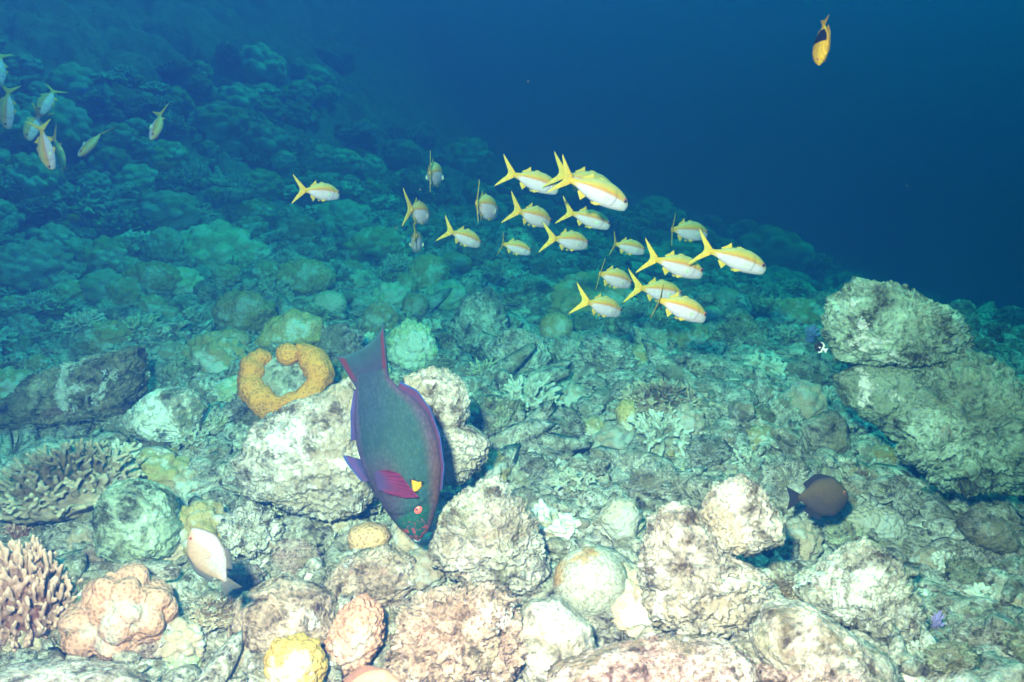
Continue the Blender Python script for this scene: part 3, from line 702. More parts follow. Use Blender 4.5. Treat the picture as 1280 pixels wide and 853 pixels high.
# loose coral rubble: nobody could count it
def rubble():
    Vs, Fs, nv = [], [], 0; V0, F0 = ico(2)
    n = 9000; px = rng.uniform(-60, 1340, n); py = 870 - 640 * rng.random(n) ** 0.8
    shapes = [V0 * (1 + 0.35 * noise(V0 * 1.3 + 3.1 * i) + 0.35 * noise(V0 * 3.3 + 2.1 * i))[:, None] for i in range(14)]
    for i in range(n):
        # foot points by the flat-ground estimate, then dropped on the bed
        dr = ray(px[i], py[i]); tt = -CAM[2] / min(dr[2], -0.12); Q = CAM + tt * dr
        if Q[1] > 7: continue
        Vs.append((Q[0], Q[1]))
    XY = np.array(Vs); Z = height(XY[:, 0], XY[:, 1]); Vs = []
    for i_, ((x, y), z) in enumerate(zip(XY, Z)):
        s = float(np.clip(rng.lognormal(math.log(0.009), 0.55), 0.003, 0.035)) * (0.7 + 0.22 * y)
        S = shapes[rng.integers(14)] * s * (np.array([rng.uniform(0.8, 2.0), 1, rng.uniform(0.5, 0.9)]) if i_ % 2 else np.array([rng.uniform(2.4, 4.0), 0.8, 0.7]))
        if i_ % 2 == 0: b_ = rng.uniform(-0.4, 0.6); S = np.stack([S[:, 0] * math.cos(b_) - S[:, 2] * math.sin(b_), S[:, 1], S[:, 0] * math.sin(b_) + S[:, 2] * math.cos(b_)], 1)
        a = rng.uniform(0, 6.28); c_, s_ = math.cos(a), math.sin(a)
        S = np.stack([S[:, 0] * c_ - S[:, 1] * s_, S[:, 0] * s_ + S[:, 1] * c_, S[:, 2]], 1) + (x, y, z + s * 0.2)
        Vs.append(S); Fs.append(F0 + nv); nv += len(V0)
    obj("coral_rubble", mesh_from("coral_rubble", np.concatenate(Vs), np.concatenate(Fs), [M_rub]), kind="stuff")
rubble()

# ------------------------------------------------------------------ fish
def loft(xs, zt, zb, wd, ring=28, n=60, colf=None, mat=None, name="body", p=0.92, bend=None):
    """one continuous trunk from tail root to snout: x forward, z up, y across"""
    t_ = np.linspace(0, 1, n); x = xs[0] + (xs[-1] - xs[0]) * (0.5 - 0.5 * np.cos(math.pi * t_)) 
    T, Bm, W = (smooth_interp(x, xs, v) for v in (zt, zb, wd))
    a = np.linspace(0, 2 * math.pi, ring, endpoint=False)
    ca = np.sign(np.cos(a)) * np.abs(np.cos(a)) ** p; sa = np.sin(a)
    mid, hh = (T + Bm) / 2, (T - Bm) / 2
    X = np.repeat(x[:, None], ring, 1); Zc = mid[:, None] + hh[:, None] * ca; Yc = W[:, None] * sa
    V = np.stack([X, Yc, Zc], -1).reshape(-1, 3)
    idx = np.arange(n * ring).reshape(n, ring)
    F = np.stack([idx[:-1], idx[1:], np.roll(idx[1:], -1, 1), np.roll(idx[:-1], -1, 1)], -1).reshape(-1, 4).tolist()
    V = np.concatenate([V, [[x[0], 0, mid[0]], [x[-1], 0, mid[-1]]]]); e = n * ring
    F += [(int(idx[0, (j + 1) % ring]), e, int(idx[0, j])) for j in range(ring)]
    F += [(int(idx[-1, j]), e + 1, int(idx[-1, (j + 1) % ring])) for j in range(ring)]
    hz = np.interp(V[:, 0], x, hh); zm = np.interp(V[:, 0], x, mid)
    c = colf(V, (V[:, 2] - zm) / np.maximum(hz, 1e-5)) if colf else None
    if bend is not None: V = bend(V)
    return mesh_from(name, V, F, [mat], col=c)
def smooth_interp(x, xs, v):
    """monotone cubic through the table"""
    xs = np.array(xs, float); v = np.array(v, float); h = np.diff(xs); dl = np.diff(v) / h
    m = np.zeros(len(v)); m[0], m[-1] = dl[0], dl[-1]
    for i in range(1, len(v) - 1):
        m[i] = 0 if dl[i - 1] * dl[i] <= 0 else 2 * dl[i - 1] * dl[i] / (dl[i - 1] + dl[i])
    k = np.clip(np.searchsorted(xs, x) - 1, 0, len(h) - 1); t_ = (x - xs[k]) / h[k]
    return v[k] * (2 * t_**3 - 3 * t_**2 + 1) + m[k] * h[k] * (t_**3 - 2 * t_**2 + t_) + v[k + 1] * (-2 * t_**3 + 3 * t_**2) + m[k + 1] * h[k] * (t_**3 - t_**2)
def fin(name, root, edge, mat, colf=None, th=0.006, n=26, m=10, wave=0.0, curve=0.0):
    """a fin between a root line and an outer edge line (x, z points), thick at the root, thin at the edge, with rays"""
    def res(P, k):
        P = np.array(P, float); s = np.r_[0, np.cumsum(np.hypot(*np.diff(P, axis=0).T))]; q = np.linspace(0, s[-1], k)
        return np.stack([np.interp(q, s, P[:, 0]), np.interp(q, s, P[:, 1])], 1)
    A, E = res(root, n), res(edge, n)
    S = np.linspace(0, 1, m); G = A[:, None] * (1 - S[None, :, None]) + E[:, None] * S[None, :, None]
    ray_ = 1 + 0.35 * np.cos(np.arange(n) * math.pi)[:, None]
    half = th * 0.5 * (1 - 0.8 * S[None, :]) * ray_
    yo = wave * np.sin(np.arange(n)[:, None] * 0.6) * S[None, :] + curve * S[None, :] ** 2
    Va = np.stack([G[..., 0], yo + half, G[..., 1]], -1).reshape(-1, 3); Vb = np.stack([G[..., 0], yo - half, G[..., 1]], -1).reshape(-1, 3)
    V = np.concatenate([Va, Vb]); idx = np.arange(n * m).reshape(n, m); o = n * m
    Q = np.stack([idx[:-1, :-1], idx[1:, :-1], idx[1:, 1:], idx[:-1, 1:]], -1).reshape(-1, 4)
    F = Q.tolist() + (Q[:, ::-1] + o).tolist()
    bd = np.concatenate([idx[:, 0], idx[-1, 1:], idx[::-1, -1][1:], idx[0, ::-1][1:]])
    F += [(int(bd[i]), int(bd[i] + o), int(bd[i + 1] + o), int(bd[i + 1])) for i in range(len(bd) - 1)]
    uu = np.repeat(np.linspace(0, 1, n), m); ss = np.tile(S, n)
    c = colf(np.r_[uu, uu], np.r_[ss, ss]) if colf else None
    return mesh_from(name, V, F, [mat], col=c)
def ball(name, c, r, mat, sy=0.6):
    V, F = ico(3); return mesh_from(name, V * r * np.array([1, sy, 1]) + np.array(c), F, [mat])
def lerp(a, b, t_): return np.array(a) * (1 - t_[:, None]) + np.array(b) * t_[:, None]
def pose(o, ctr, heading, up, scale=1.0):
    x = Vector(heading).normalized(); z = Vector(up); z = (z - x * z.dot(x)).normalized(); y = z.cross(x)
    R_ = Matrix((x, y, z)).transposed().to_4x4()
    o.matrix_world = Matrix.Translation(Vector(ctr)) @ R_ @ Matrix.Scale(scale, 4)

M_fish = vcol_mat("goatfish_skin", rough=0.5, spec=0.25, scales=0.10, size=60, grain=0.06)
M_fin = vcol_mat("yellow_fin", rough=0.7, spec=0.1, size=40, grain=0.10)
M_iris = plain_mat("fish_iris", (0.45, 0.10, 0.05)); M_pupil = plain_mat("fish_pupil", (0.01, 0.01, 0.012), 0.15, 0.6)

# ---- goatfish, unit length with tail
gx = [-.30, -.26, -.20, -.12, -.02, .10, .20, .29, .36, .41, .45, .475, .492, .50]
gt = [.032, .034, .046, .078, .112, .134, .134, .118, .095, .070, .044, .022, .000, -.020]
gb = [-.030, -.032, -.042, -.070, -.102, -.124, -.128, -.122, -.113, -.106, -.098, -.088, -.072, -.045]
gw = [.011, .014, .022, .040, .058, .070, .072, .068, .060, .051, .040, .029, .016, .004]
gt = [a * 1.14 for a in gt]; gb = [a * 1.14 for a in gb]; gw = [a * 1.25 for a in gw]
def goat_col(V, v):
    x, z = V[:, 0], V[:, 2]
    belly = np.array((0.74, 0.50, 0.60)); c = np.tile(belly, (len(V), 1))
    pink = sstep(0.25, -0.1, np.abs(v)) ; c = lerp((0.82, 0.78, 0.80), (0.78, 0.62, 0.70), pink) if False else c
    c = c * (1 - 0.10 * sstep(0.0, 0.35, v)[:, None]) + 0.0
    line = 0.12 + 0.10 * sstep(0.1, 0.45, x)
    up = sstep(line - 0.05, line + 0.06, v)
    c = c * (1 - up[:, None]) + lerp((0.66, 0.36, 0.03), (0.50, 0.36, 0.13), sstep(0.45, 0.95, v)) * up[:, None]
    band = np.exp(-((v - line - 0.12) / 0.10) ** 2)[:, None] * sstep(0.46, 0.40, x)[:, None]
    c = c * (1 - band) + np.array((0.72, 0.24, 0.015)) * band
    ped = sstep(-0.14, -0.26, x)[:, None]; c = c * (1 - ped) + np.array((0.74, 0.36, 0.01)) * ped
    head = (sstep(0.34, 0.46, x) * sstep(0.75, 0.2, v))[:, None]; c = c * (1 - head * 0.8) + np.array((0.55, 0.46, 0.48)) * head * 0.8
    gill = np.exp(-((x - 0.30 + 0.05 * v ** 2) / 0.011) ** 2)[:, None] * (np.abs(v) < 0.75)[:, None]; c = c * (1 - 0.45 * gill)
    mouth = (np.exp(-((v + 0.45) / 0.12) ** 2) * sstep(0.455, 0.475, x))[:, None]; c = c * (1 - 0.5 * mouth)
    return np.clip(c, 0, 1)
yel = lambda u, s: lerp((0.76, 0.36, 0.01), (0.72, 0.46, 0.06), s) * (0.92 + 0.16 * np.cos(u * 80))[:, None]
G_body = loft(gx, gt, gb, gw, colf=goat_col, mat=M_fish, n=64)
def tail_mesh():
    rt = [(0.02, .030), (0.015, 0.0), (0.02, -.030)]
    ed = [(-.235, .245), (-.225, .215), (-.17, .13), (-.105, .045), (-.09, 0), (-.105, -.045), (-.17, -.13), (-.225, -.215), (-.235, -.245)]
    return fin("tail_fin", rt, ed, M_fin, yel, th=0.014, n=41, m=12)
G_tail = tail_mesh()
G_dor1 = fin("dorsal_fin", [(.20, .125), (.12, .130), (.06, .122)], [(.165, .150), (.08, .165), (.03, .150)], M_fin, yel, th=0.008)
G_dor2 = fin("dorsal_fin", [(-.02, .105), (-.08, .085), (-.14, .062)], [(-.055, .185), (-.10, .135), (-.17, .085)], M_fin, yel, th=0.008)
G_anal = fin("anal_fin", [(-.03, -.094), (-.08, -.078), (-.13, -.060)], [(-.085, -.175), (-.12, -.135), (-.16, -.085)], M_fin, yel, th=0.008)
G_pelv = fin("pelvic_fin", [(.20, .0), (.17, 0), (.14, .0)], [(.06, -.055), (.03, -.03), (.06, -.005)], M_fin, yel, th=0.008)
G_pect = fin("pectoral_fin", [(.0, .022), (.0, 0), (.0, -.022)], [(-.12, .02), (-.14, -.02), (-.10, -.04)], M_fin, lambda u, s: lerp((0.80, 0.70, 0.55), (0.82, 0.78, 0.60), s), th=0.006)
def eye_mesh(r): return ball("eye", (0, 0, 0), r, M_iris, 0.55)
G_eye = eye_mesh(0.029); G_pup = ball("pupil", (0, 0, 0), 0.019, M_pupil, 0.6)
def goatfish(label, tx, ty, nx, ny, delta, depth, tailyaw=0.0, roll=0.0, Lpx=None, upv=None):
    """tail centre and snout in the photograph, how far it turns away (+) or towards (-) the lens, distance"""
    dx, dy = nx - tx, -(ny - ty); Lp = math.hypot(dx, dy); al = math.atan2(dy, dx); depth = depth * 0.74
    if Lpx: delta = math.copysign(math.degrees(math.acos(min(1, Lp / Lpx))), delta)
    dl = math.radians(delta)
    L = Lp * depth / (FPX * max(0.05, math.cos(dl)))
    Lf = ray((tx + nx) / 2, (ty + ny) / 2); Lf = Lf / np.linalg.norm(Lf); Lr = np.cross(Lf, Uv); Lr /= np.linalg.norm(Lr); Lu = np.cross(Lr, Lf)
    h = (Lr * math.cos(al) + Lu * math.sin(al)) * math.cos(dl) + Lf * math.sin(dl)
    o = obj("goatfish", None, None, label, "fish", "school of yellow-tailed goatfish")
    # seen edge: keep the back up in the picture, leaned to the swim direction
    up = Lu * math.cos(al) - Lr * math.sin(al) if abs(delta) < 65 else Lu
    up = np.array(up) + Rv * math.sin(math.radians(roll))
    if upv is not None: up = upv
    pose(o, at((tx + nx) / 2, (ty + ny) / 2, depth), h, up, L)
    obj("body", G_body, o); t_ = obj("tail_fin", G_tail, o); t_.location = (-.285, 0, 0); t_.rotation_euler = (0, 0, math.radians(tailyaw))
    obj("dorsal_fin", G_dor1, o); obj("dorsal_fin", G_dor2, o); obj("anal_fin", G_anal, o)
    for s_ in (1, -1):
        f_ = obj("pelvic_fin", G_pelv, o); f_.location = (0.02, s_ * 0.03, -.118); f_.rotation_euler = (s_ * 0.5, 0, 0)
        f_ = obj("pectoral_fin", G_pect, o); f_.location = (.265, s_ * 0.066, -.03); f_.rotation_euler = (0, 0, -s_ * 0.35)
        e_ = obj("eye", G_eye, o); e_.location = (.425, s_ * 0.053, .020)
        q_ = obj("pupil", G_pup, e_); q_.location = (0.002, s_ * 0.0078, 0)
    LAND.append((None, (tx + nx) / 2, (ty + ny) / 2))
G = goatfish
G("goatfish flying topmost at the front of the upper row, large and tilted downward", 694, 217, 786, 256, 8, 2.45, 14, Lpx=104)
G("goatfish mostly hidden behind the big one at the head of the upper row", 690, 213, 770, 240, 8, 2.62, -18, Lpx=95)
G("goatfish with raised tail just behind the upper row's big leader", 627, 214, 699, 236, 10, 2.6, -12, Lpx=84)
G("goatfish seen from behind, highest and alone at the school's rear", 535, 215, 548, 220, 72, 2.8, 8, Lpx=100)
G("goatfish turning away with wide open tail at the school's rear edge", 509, 260, 534, 270, 58, 2.75, -12, Lpx=95)
G("smallest goatfish at the rear, lowest there, heading steeply away downward", 520, 291, 521, 309, 52, 2.9, -14, Lpx=80)
G("goatfish turning away with its tall tail edge towards the rear, above the small pair", 590, 252, 619, 264, 50, 2.7, 22, Lpx=105)
G("goatfish with an arched back between the school's rear and the small pale one", 555, 287, 601, 304, 15, 2.85, -18, Lpx=70)
G("goatfish below the one with raised tail, swimming level behind two others", 639, 261, 688, 277, 18, 2.7, -20, Lpx=84)
G("small slim pale goatfish with its tail edge-on under the middle of the school", 620, 303, 664, 314, 20, 2.95, 36, Lpx=58)
G("slim greenish-backed goatfish directly under the big upper leader", 702, 263, 763, 281, 10, 2.75, -15, Lpx=74)
G("goatfish with a tall white-edged tail in the centre of the school", 682, 297, 735, 304, 20, 2.75, -25, Lpx=80)
G("small goatfish with bent tail between the centre fish and the paired leaders", 760, 303, 806, 313, 15, 2.9, 30, Lpx=62)
G("goatfish with a thin edge-on tail behind the school's frontmost fish", 829, 285, 884, 292, 15, 2.85, 48, Lpx=82)
G("frontmost goatfish of the whole school, red eye and white belly clearly shown", 871, 308, 957, 336, 4, 2.45, -8, Lpx=95)
G("large goatfish with dark red eye just behind and below the frontmost fish", 805, 320, 879, 341, 5, 2.5, -10, Lpx=92)
G("stout goatfish with an edge-on tail above the lowest goatfish", 740, 339, 789, 354, 22, 2.7, 42, Lpx=80)
G("lowest goatfish of the school, orange upright tail and red eye", 724, 375, 776, 389, 18, 2.65, -38, Lpx=84)
G("goatfish half hidden behind the lowest large one at the front", 788, 358, 852, 368, 10, 2.65, -18, Lpx=88)
G("large goatfish lowest at the front of the school, tail edge-on", 810, 370, 883, 396, 6, 2.42, 46, Lpx=96)
G("lone goatfish with yellow fork tail crossing the slope away from the school", 370, 238, 424, 241, 18, 2.6, -12, Lpx=74)
G("blurred goatfish by the picture's edge, diving, second highest of the loose group", 11, 104, 7, 160, -30, 2.5, 8, upv=-Fv * 0.42 + Rv * -0.47 + Uv * 0.2, Lpx=60)
G("blurred goatfish cut off by the picture's edge, highest of the loose group", 2, 62, -4, 106, -30, 2.5, 8, upv=-Fv * 0.42 + Rv * -0.47 + Uv * 0.2, Lpx=60)
G("blurred goatfish diving, upper of the overlapping pair touching tail to head", 70, 107, 50, 142, -25, 2.7, 12, upv=-Fv * 0.42 + Rv * -0.80 + Uv * 0.2, Lpx=60)
G("blurred goatfish diving, under the upper one of the overlapping pair", 52, 136, 34, 174, -25, 2.65, -10, upv=-Fv * 0.42 + Rv * -0.58 + Uv * 0.2, Lpx=60)
G("blurred goatfish with a long curved yellow tail, lowest of the loose group", 50, 150, 62, 212, -25, 2.35, 30, upv=-Fv * 0.42 + Rv * -0.42 + Uv * 0.2, Lpx=60)
G("blurred pale goatfish tucked against the side of the lowest diving one", 66, 165, 78, 212, -30, 2.6, 10, upv=-Fv * 0.42 + Rv * 0.69 + Uv * 0.2, Lpx=60)
G("plump blurred goatfish with short tail beside the loose diving group", 130, 160, 102, 195, -30, 2.75, -14, upv=-Fv * 0.42 + Rv * 0.86 + Uv * 0.2, Lpx=60)
G("lone small diving goatfish with a pointed tail over the dark slope", 202, 136, 192, 173, -30, 2.75, 10, upv=-Fv * 0.42 + Rv * 0.91 + Uv * 0.2, Lpx=60)

# ---- parrotfish, drawn on its own flank plane
def parrotfish():
    T, S = np.array([467.0, 470.0]), np.array([523.0, 676.0]); ax = (S - T); Lp = np.linalg.norm(ax); ax /= Lp; nm = np.array([-ax[1], ax[0]]) * -1
    if nm[0] < 0: nm = -nm
    D = 1.46; s = D / FPX
    def loc(p): q = np.array(p, float) - T; return (q @ ax - Lp / 2, q @ nm)          # pixels along, towards the back
    dors = [loc(p) for p in [(484, 458), (488, 473), (501, 486), (522, 500), (538, 521), (548, 550), (552, 585), (549, 622), (541, 650), (534, 666), (528, 673), (524, 676)]]
    vent = [loc(p) for p in [(446, 470), (445, 487), (444, 505), (443, 530), (446, 560), (455, 590), (467, 614), (481, 637), (496, 657), (508, 668), (516, 674), (521, 677)]]
    dx, dz = np.array(dors).T; vx, vz = np.array(vent).T
    x0, x1 = max(dx[0], vx[0]), min(dx[-1], vx[-1]); xs = np.linspace(x0, x1, 22)
    zt, zb = np.interp(xs, dx, dz), np.interp(xs, vx, vz)
    zt[-1], zb[-1] = (zt[-1] + zb[-1]) / 2 + 2.0, (zt[-1] + zb[-1]) / 2 - 2.0
    tt = (xs - x0) / (x1 - x0)
    wd = np.interp(tt, [0, .08, .2, .4, .6, .75, .88, .96, 1], [5, 7, 13, 24, 31, 31, 24, 13, 3])
    root = obj("parrotfish", None, None, "big blue-green parrotfish with pink pectoral fin, nosing head-down at the rocks", "fish")
    ctr = at(*((T + S) / 2), D)
    hd = Rv * ax[0] - Uv * ax[1]; up = Rv * nm[0] - Uv * nm[1]
    hd = hd + Fv * 0.04; up = up - Fv * 0.10
    pose(root, ctr, hd, up, s * 1.005)
    def colf(V, v):
        x = (V[:, 0] - x0) / (x1 - x0); z = V[:, 2]; P = V / 14.0
        c = lerp((0.030, 0.085, 0.150), (0.035, 0.130, 0.135), sstep(0.05, 0.5, x + 0.25 * v))
        pur = (sstep(0.15, -0.7, v) * sstep(0.35, 0.62, x))[:, None]; c = c * (1 - 0.75 * pur) + np.array((0.085, 0.070, 0.160)) * 0.75 * pur
        red = (np.exp(-((x - .62) / .12) ** 2) * np.exp(-((v + 0.25) / 0.3) ** 2))[:, None]; c = c * (1 - 0.45 * red) + np.array((0.14, 0.05, 0.10)) * 0.45 * red
        rim = sstep(0.62, 0.96, v)[:, None]; c = c * (1 - 0.8 * rim) + lerp((0.12, 0.09, 0.20), (0.26, 0.14, 0.15), sstep(0.3, 0.7, x)) * 0.8 * rim
        rimb = sstep(-0.72, -0.97, v)[:, None]; c = c * (1 - 0.7 * rimb) + np.array((0.14, 0.12, 0.34)) * 0.7 * rimb
        hdm = (sstep(0.79, 0.82, x + 0.03 * v - 0.02 * np.abs(v)) * sstep(0.92, 0.6, v))[:, None]; c = c * (1 - hdm) + np.array((0.025, 0.155, 0.115)) * hdm
        # pink squiggles about the eye and mouth
        sq = noise(P * np.array([1.5, 1, 2.0]) + 4.0); m = (np.abs(sq) < 0.035) & (x > 0.86) & (np.abs(v) < 0.9); c[m] = (0.42, 0.10, 0.20)
        sq2 = (x > 0.90) & (np.abs(v) < 0.95) & (noise(P * 2 + 9) > 0.10); c[sq2] = (0.50, 0.14, 0.16)
        lip = x > 0.985; c[lip] = (0.55, 0.18, 0.14)
        g = np.exp(-((x + 0.03 * v - 0.80 + 0.05 * v ** 2) / 0.007) ** 2)[:, None] * (np.abs(v) < 0.85)[:, None]; c = c * (1 - 0.5 * g)
        # yellow spot with a black rim
        ex, ez = loc((526, 600)); side = V[:, 1]
        dd_ = np.hypot((V[:, 0] - ex) * 1.0, (V[:, 2] - ez) * 1.25) * (1 + 0.25 * np.sin(3 * np.arctan2(V[:, 2] - ez, V[:, 0] - ex)))
        c[dd_ < 8.2] = (0.015, 0.02, 0.01); c[dd_ < 6.2] = (0.80, 0.62, 0.02)
        return np.clip(c * np.array((0.50, 0.40, 0.33)), 0, 1)
    M_p = vcol_mat("parrotfish_skin", rough=0.75, spec=0.07, scales=0.24, size=0.17, grain=0.06)
    M_pf = vcol_mat("parrotfish_fin", rough=0.85, spec=0.03, size=0.3, grain=0.1)
    obj("body", loft(xs, zt, zb, wd, ring=120, n=210, colf=colf, mat=M_p, p=1.0), root)
    L_ = lambda *ps: [loc(p) for p in ps]
    def tcol(u, t_):
        c = lerp((0.018, 0.026, 0.044), (0.012, 0.036, 0.042), sstep(0.3, 1.0, t_))
        bnd = (sstep(0.16, 0.12, np.minimum(u, 1 - u) ) * sstep(0.02, 0.06, np.minimum(u, 1 - u)) * sstep(0.1, 0.3, t_))[:, None]; c = c * (1 - bnd) + np.array((0.055, 0.014, 0.022)) * bnd
        e = sstep(0.90, 0.95, t_)[:, None]; return c * (1 - e) + np.array((0.015, 0.05, 0.06)) * e
    obj("tail_fin", fin("tail_fin", L_((487, 476), (467, 480), (445, 484)), L_((480, 403), (476, 415), (466, 427), (452, 437), (440, 443), (429, 446), (418, 444)), M_pf, tcol, th=6, n=60, m=30, curve=3), root)
    def fcol(pk):
        def f(u, t_):
            c = lerp((0.022, 0.025, 0.07), pk, sstep(0.15, 0.6, t_)); e = sstep(0.84, 0.93, t_)[:, None]
            return (c * (1 - e) + np.array((0.012, 0.05, 0.16)) * e)
        return f
    obj("dorsal_fin", fin("dorsal_fin", L_((497, 490), (520, 504), (537, 527), (545, 556), (548, 588), (545, 615)), L_((501, 477), (522, 487), (539, 510), (551, 543), (556, 582), (553, 612)), M_pf, fcol((0.05, 0.02, 0.045)), th=4, n=70, m=12, wave=0.4), root)
    obj("anal_fin", fin("anal_fin", L_((447, 492), (446, 520), (447, 550)), L_((443, 487), (438, 515), (438, 552)), M_pf, fcol((0.04, 0.03, 0.09)), th=4, n=40, m=10), root)
    for k_, sy in ((0, 1), (1, -1)):
        o = obj("pelvic_fin", fin("pelvic_fin", L_((452, 578), (458, 592), (466, 606)), L_((429, 572), (434, 582), (452, 604)), M_pf, fcol((0.05, 0.03, 0.09)), th=3, n=26, m=10, curve=4 * sy), root)
        o.location = (-3 * k_, sy * 6, 2 * k_)
    def pcol(u, t_):
        c = lerp((0.04, 0.028, 0.08), (0.095, 0.014, 0.04), sstep(0.1, 0.65, t_)) * (0.85 + 0.25 * np.cos(u * 70))[:, None]
        return np.clip(c, 0, 1)
    for sy in (1, -1):
        pm = fin("pectoral_fin", L_((481, 592), (480, 602), (485, 614)), L_((497, 588), (512, 592), (524, 607), (536, 621), (518, 622), (497, 617)), M_pf, pcol, th=3, n=44, m=18, curve=-6 * sy)
        o = obj("pectoral_fin", pm, root); o.location = (-9, -sy * 30, -3)
    ex, ez = loc((526, 630)); yw = np.interp(ex, xs, wd) * 0.86
    for sy in (1, -1):
        e = obj("eye", ball("eye", (0, 0, 0), 6.2, plain_mat("parrotfish_iris", (0.75, 0.10, 0.08)), 0.6), root); e.location = (ex, sy * yw, ez)
        p_ = obj("pupil", ball("pupil", (0, 0, 0), 2.2, M_pupil, 0.8), e); p_.location = (0, sy * 2.4, 0)
    mx, mz = loc((521, 673)); obj("beak", ball("beak", (mx, 0, mz), 5.0, plain_mat("pale_blue_beak", (0.35, 0.62, 0.72)), 0.9), root)
    LAND.append(("parrotfish", 500, 560)); TAKEN.append((500, 560, 30))
parrotfish()

# ---- oval bodied fishes
def oval_fish(name, label, T, S, depth_px, D, colf, fincol, up_sign=1, pec=None, delta=0.0, width=0.22, tail=True, tailfrac=0.22, upv=None):
    T, S = np.array(T, float), np.array(S, float); ax = S - T; Lp = np.linalg.norm(ax); ax /= Lp
    hd = Rv * ax[0] - Uv * ax[1]; nm = np.array([ax[1], -ax[0]]) * up_sign; up = (Rv * nm[0] - Uv * nm[1])
    dl = math.radians(delta); hd = hd * math.cos(dl) + Fv * math.sin(dl)
    s = D / FPX / math.cos(dl); root = obj(name, None, None, label, "fish")
    pose(root, at(*((T + S) / 2), D), hd, up if upv is None else upv, s * Lp)
    h = depth_px / Lp / 2 * math.cos(dl); b0 = -0.5 + tailfrac
    xs = np.array([b0 - .03, b0, b0 + .08, b0 + .2, b0 + .36, b0 + .5, .36, .44, .48, .5])
    sh = np.array([.17, .18, .38, .74, .98, 1.0, .70, .40, .20, .06])
    wd = np.array([.10, .12, .28, .62, .95, 1.0, .78, .5, .28, .06]) * width * h * 2
    mcol = vcol_mat(name + "_skin", rough=0.7, spec=0.08, scales=0.08, size=70, grain=0.12)
    obj("body", loft(xs, sh * h, -sh * h * 0.98, wd, ring=32, n=70, colf=colf, mat=mcol), root)
    f_ = lambda u, t_: lerp(fincol[0], fincol[1], t_) * (0.9 + 0.2 * np.cos(u * 90))[:, None]
    if tail:
        obj("tail_fin", fin("tail_fin", [(b0 + .01, h * .17), (b0, 0), (b0 + .01, -h * .17)], [(-.5, h * .62), (-.47, h * .3), (-.45, 0), (-.47, -h * .3), (-.5, -h * .62)], mcol, f_, th=0.02, n=33), root)
    obj("dorsal_fin", fin("dorsal_fin", [(.26, h * .86), (.08, h * .97), (b0 + .3, h * .90), (b0 + .10, h * .46)], [(.24, h * 1.0), (.06, h * 1.17), (b0 + .24, h * 1.13), (b0 + .05, h * .70)], mcol, f_, th=0.015, n=33), root)
    obj("anal_fin", fin("anal_fin", [(.05, -h * .95), (b0 + .3, -h * .88), (b0 + .10, -h * .45)], [(.02, -h * 1.12), (b0 + .24, -h * 1.10), (b0 + .05, -h * .68)], mcol, f_, th=0.015, n=33), root)
    for sy in (1, -1):
        p = obj("pectoral_fin", fin("pectoral_fin", [(.2, .02), (.2, 0), (.2, -.03)], [(.08, .05), (.05, -.01), (.09, -.06)], mcol, (lambda u, t_: np.tile(np.array(pec), (len(u), 1))) if pec else f_, th=0.01), root); p.location = (0, sy * width * h * 2.0, -h * .1)
        e = obj("eye", ball("eye", (0, 0, 0), 0.026, M_iris, 0.6), root); e.location = (.40, sy * width * h * 2 * .62, h * .22)
        q_ = obj("pupil", ball("pupil", (0, 0, 0), 0.016, M_pupil, 0.7), e); q_.location = (0, sy * .010, 0)
    return root
def two(a, b, edge=None, ew=0.8):
    def f(V, v):
        c = lerp(a, b, sstep(-0.6, 0.6, v + 0.3 * noise(V * 6)))
        if edge is not None: k = sstep(ew, 1.0, np.abs(v))[:, None]; c = c * (1 - k) + np.array(edge) * k
        return c
    return f
oval_fish("surgeonfish", "dark brown oval surgeonfish swimming beneath the boulder pile", (983, 623), (1061, 620), 50, 1.58, two((0.05, 0.032, 0.026), (0.08, 0.05, 0.025), (0.045, 0.03, 0.04)), ((0.025, 0.018, 0.024), (0.02, 0.018, 0.028)), pec=(0.068, 0.042, 0.025))
oval_fish("damselfish", "pale peach oval fish with a dark tail above the sandy slab", (292, 742), (240, 661), 45, 1.28, two((0.22, 0.25, 0.25), (0.24, 0.19, 0.13), (0.13, 0.11, 0.08), 0.9), ((0.09, 0.09, 0.08), (0.03, 0.045, 0.045)), up_sign=1, pec=(0.23, 0.20, 0.16))
oval_fish("surgeonfish", "brown fish back just breaking the bottom edge beside the yellow coral", (398, 876), (512, 872), 72, 1.02, two((0.16, 0.10, 0.06), (0.25, 0.17, 0.11)), ((0.15, 0.10, 0.07), (0.10, 0.07, 0.05)))
def bfly(V, v):
    c = lerp((0.80, 0.46, 0.02), (0.85, 0.52, 0.02), sstep(-0.6, 0.6, v)) * (0.88 + 0.2 * np.sin(V[:, 2] * 90))[:, None]
    m = (V[:, 0] < 0.06) & (V[:, 1] < -0.03) & (V[:, 0] > -0.22); c[m] = (0.015, 0.012, 0.02)
    return c
oval_fish("butterflyfish", "yellow butterflyfish with a black blotch, alone high in blue water", (1031, 22), (1024, 82), 34, 1.3, bfly, ((0.60, 0.36, 0.02), (0.55, 0.33, 0.03)), up_sign=1, tailfrac=0.16, upv=Rv * 0.16 - Fv * 0.98)
def damsel(V, v):
    c = np.tile(np.array((0.62, 0.62, 0.62)), (len(V), 1)); c[(V[:, 0] + 0.12 * v) < 0.16] = (0.012, 0.012, 0.015); return c
oval_fish("damselfish", "tiny black and white fish beside the capping boulder", (1034, 439), (1018, 431), 12, D_B - 0.25, lambda V, v: np.where(((V[:, 0]) > -0.05)[:, None], np.array((0.012, 0.012, 0.015)), np.array((0.65, 0.65, 0.65))), ((0.6, 0.6, 0.6), (0.6, 0.6, 0.6)), up_sign=-1)
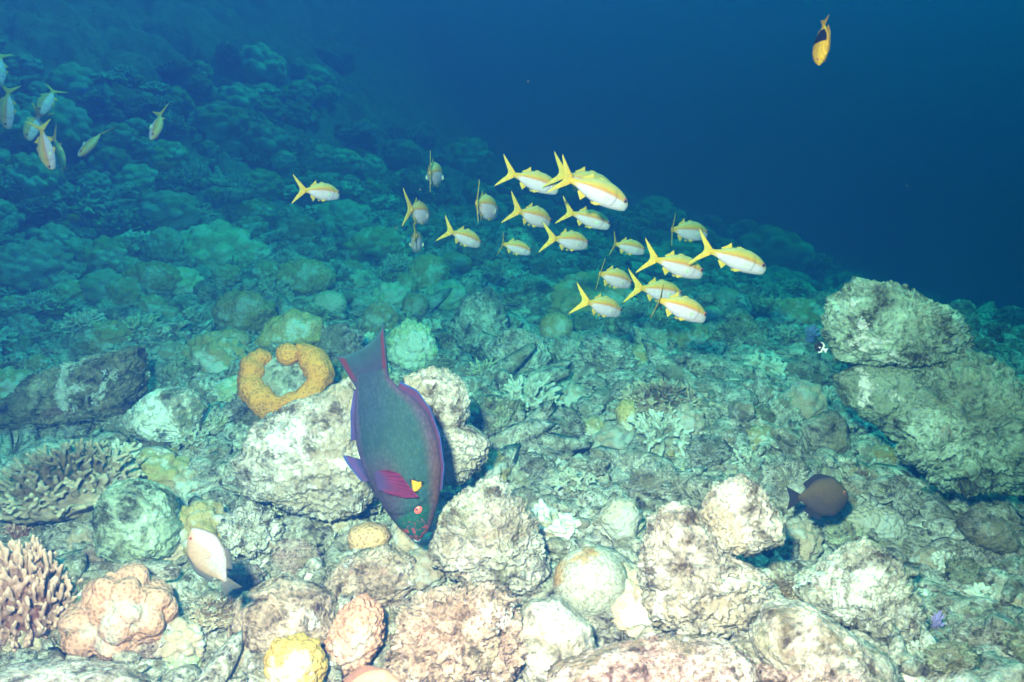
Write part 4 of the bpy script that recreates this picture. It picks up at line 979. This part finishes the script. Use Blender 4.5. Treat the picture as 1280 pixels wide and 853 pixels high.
oval_fish("damselfish", "small ochre fish over the dark slope near the pale bushy coral", (222, 208), (194, 206), 11, 3.1, two((0.20, 0.14, 0.02), (0.26, 0.20, 0.03)), ((0.16, 0.12, 0.02), (0.14, 0.11, 0.02)), up_sign=-1)
oval_fish("damselfish", "small ochre fish hovering beside the yellow-green finger coral dome", (106, 274), (82, 272), 10, 2.9, two((0.22, 0.15, 0.02), (0.28, 0.20, 0.03)), ((0.16, 0.12, 0.02), (0.14, 0.11, 0.02)), up_sign=-1)

# ------------------------------------------------------------------ suspended specks in the water
def specks():
    V0, F0 = ico(2); Vs, Fs, nv = [], [], 0
    for i in range(55):
        d = rng.uniform(0.7, 2.4); p = at(rng.uniform(0, 1280), rng.uniform(0, 520), d); r = rng.uniform(0.0004, 0.0009) * d
        Vs.append(V0 * r * (1 + 0.3 * noise(V0 + i))[:, None] + p); Fs.append(F0 + nv); nv += len(V0)
    obj("drifting_specks", mesh_from("drifting_specks", np.concatenate(Vs), np.concatenate(Fs), [plain_mat("plankton", (0.02, 0.05, 0.05), 0.9, 0.1)]), kind="stuff")
specks()

# ------------------------------------------------------------------ labels of the many small rocks and corals, told from the landmarks round them
def describe():
    marks = [l for l in LAND if l[0]]
    ordn = ["nearest", "second nearest", "third nearest", "fourth nearest", "fifth nearest", "sixth nearest", "seventh nearest", "eighth nearest", "ninth nearest", "tenth nearest"] + ["eleventh nearest", "twelfth nearest", "thirteenth nearest", "fourteenth nearest", "fifteenth nearest", "sixteenth nearest"]
    by = {}
    for o, noun, adj, x, y in fill:
        m = min(marks, key=lambda l: (l[1] - x) ** 2 + (l[2] - y) ** 2)
        dx, dy = x - m[1], y - m[2]
        dr = ("right of" if dx > 0 else "left of") if abs(dx) > 1.6 * abs(dy) else ("below" if dy > 0 else "above") if abs(dy) > 1.6 * abs(dx) else ("below and " if dy > 0 else "above and ") + ("right of" if dx > 0 else "left of")
        by.setdefault((noun, adj, m[0], dr), []).append((dx * dx + dy * dy, o))
    for (noun, adj, mk, dr), v in by.items():
        v.sort(key=lambda t_: t_[0])
        for i, (_, o) in enumerate(v):
            o['label'] = f"{adj} {noun} {dr} the {mk}" if len(v) == 1 else f"{adj} {noun} {dr} the {mk}, {ordn[min(i, 15)]}"
            o['group'] = {"rock": "small rocks on the reef", "mound coral": "small mound corals on the reef", "branching coral": "small branching corals on the reef"}[noun]
describe()
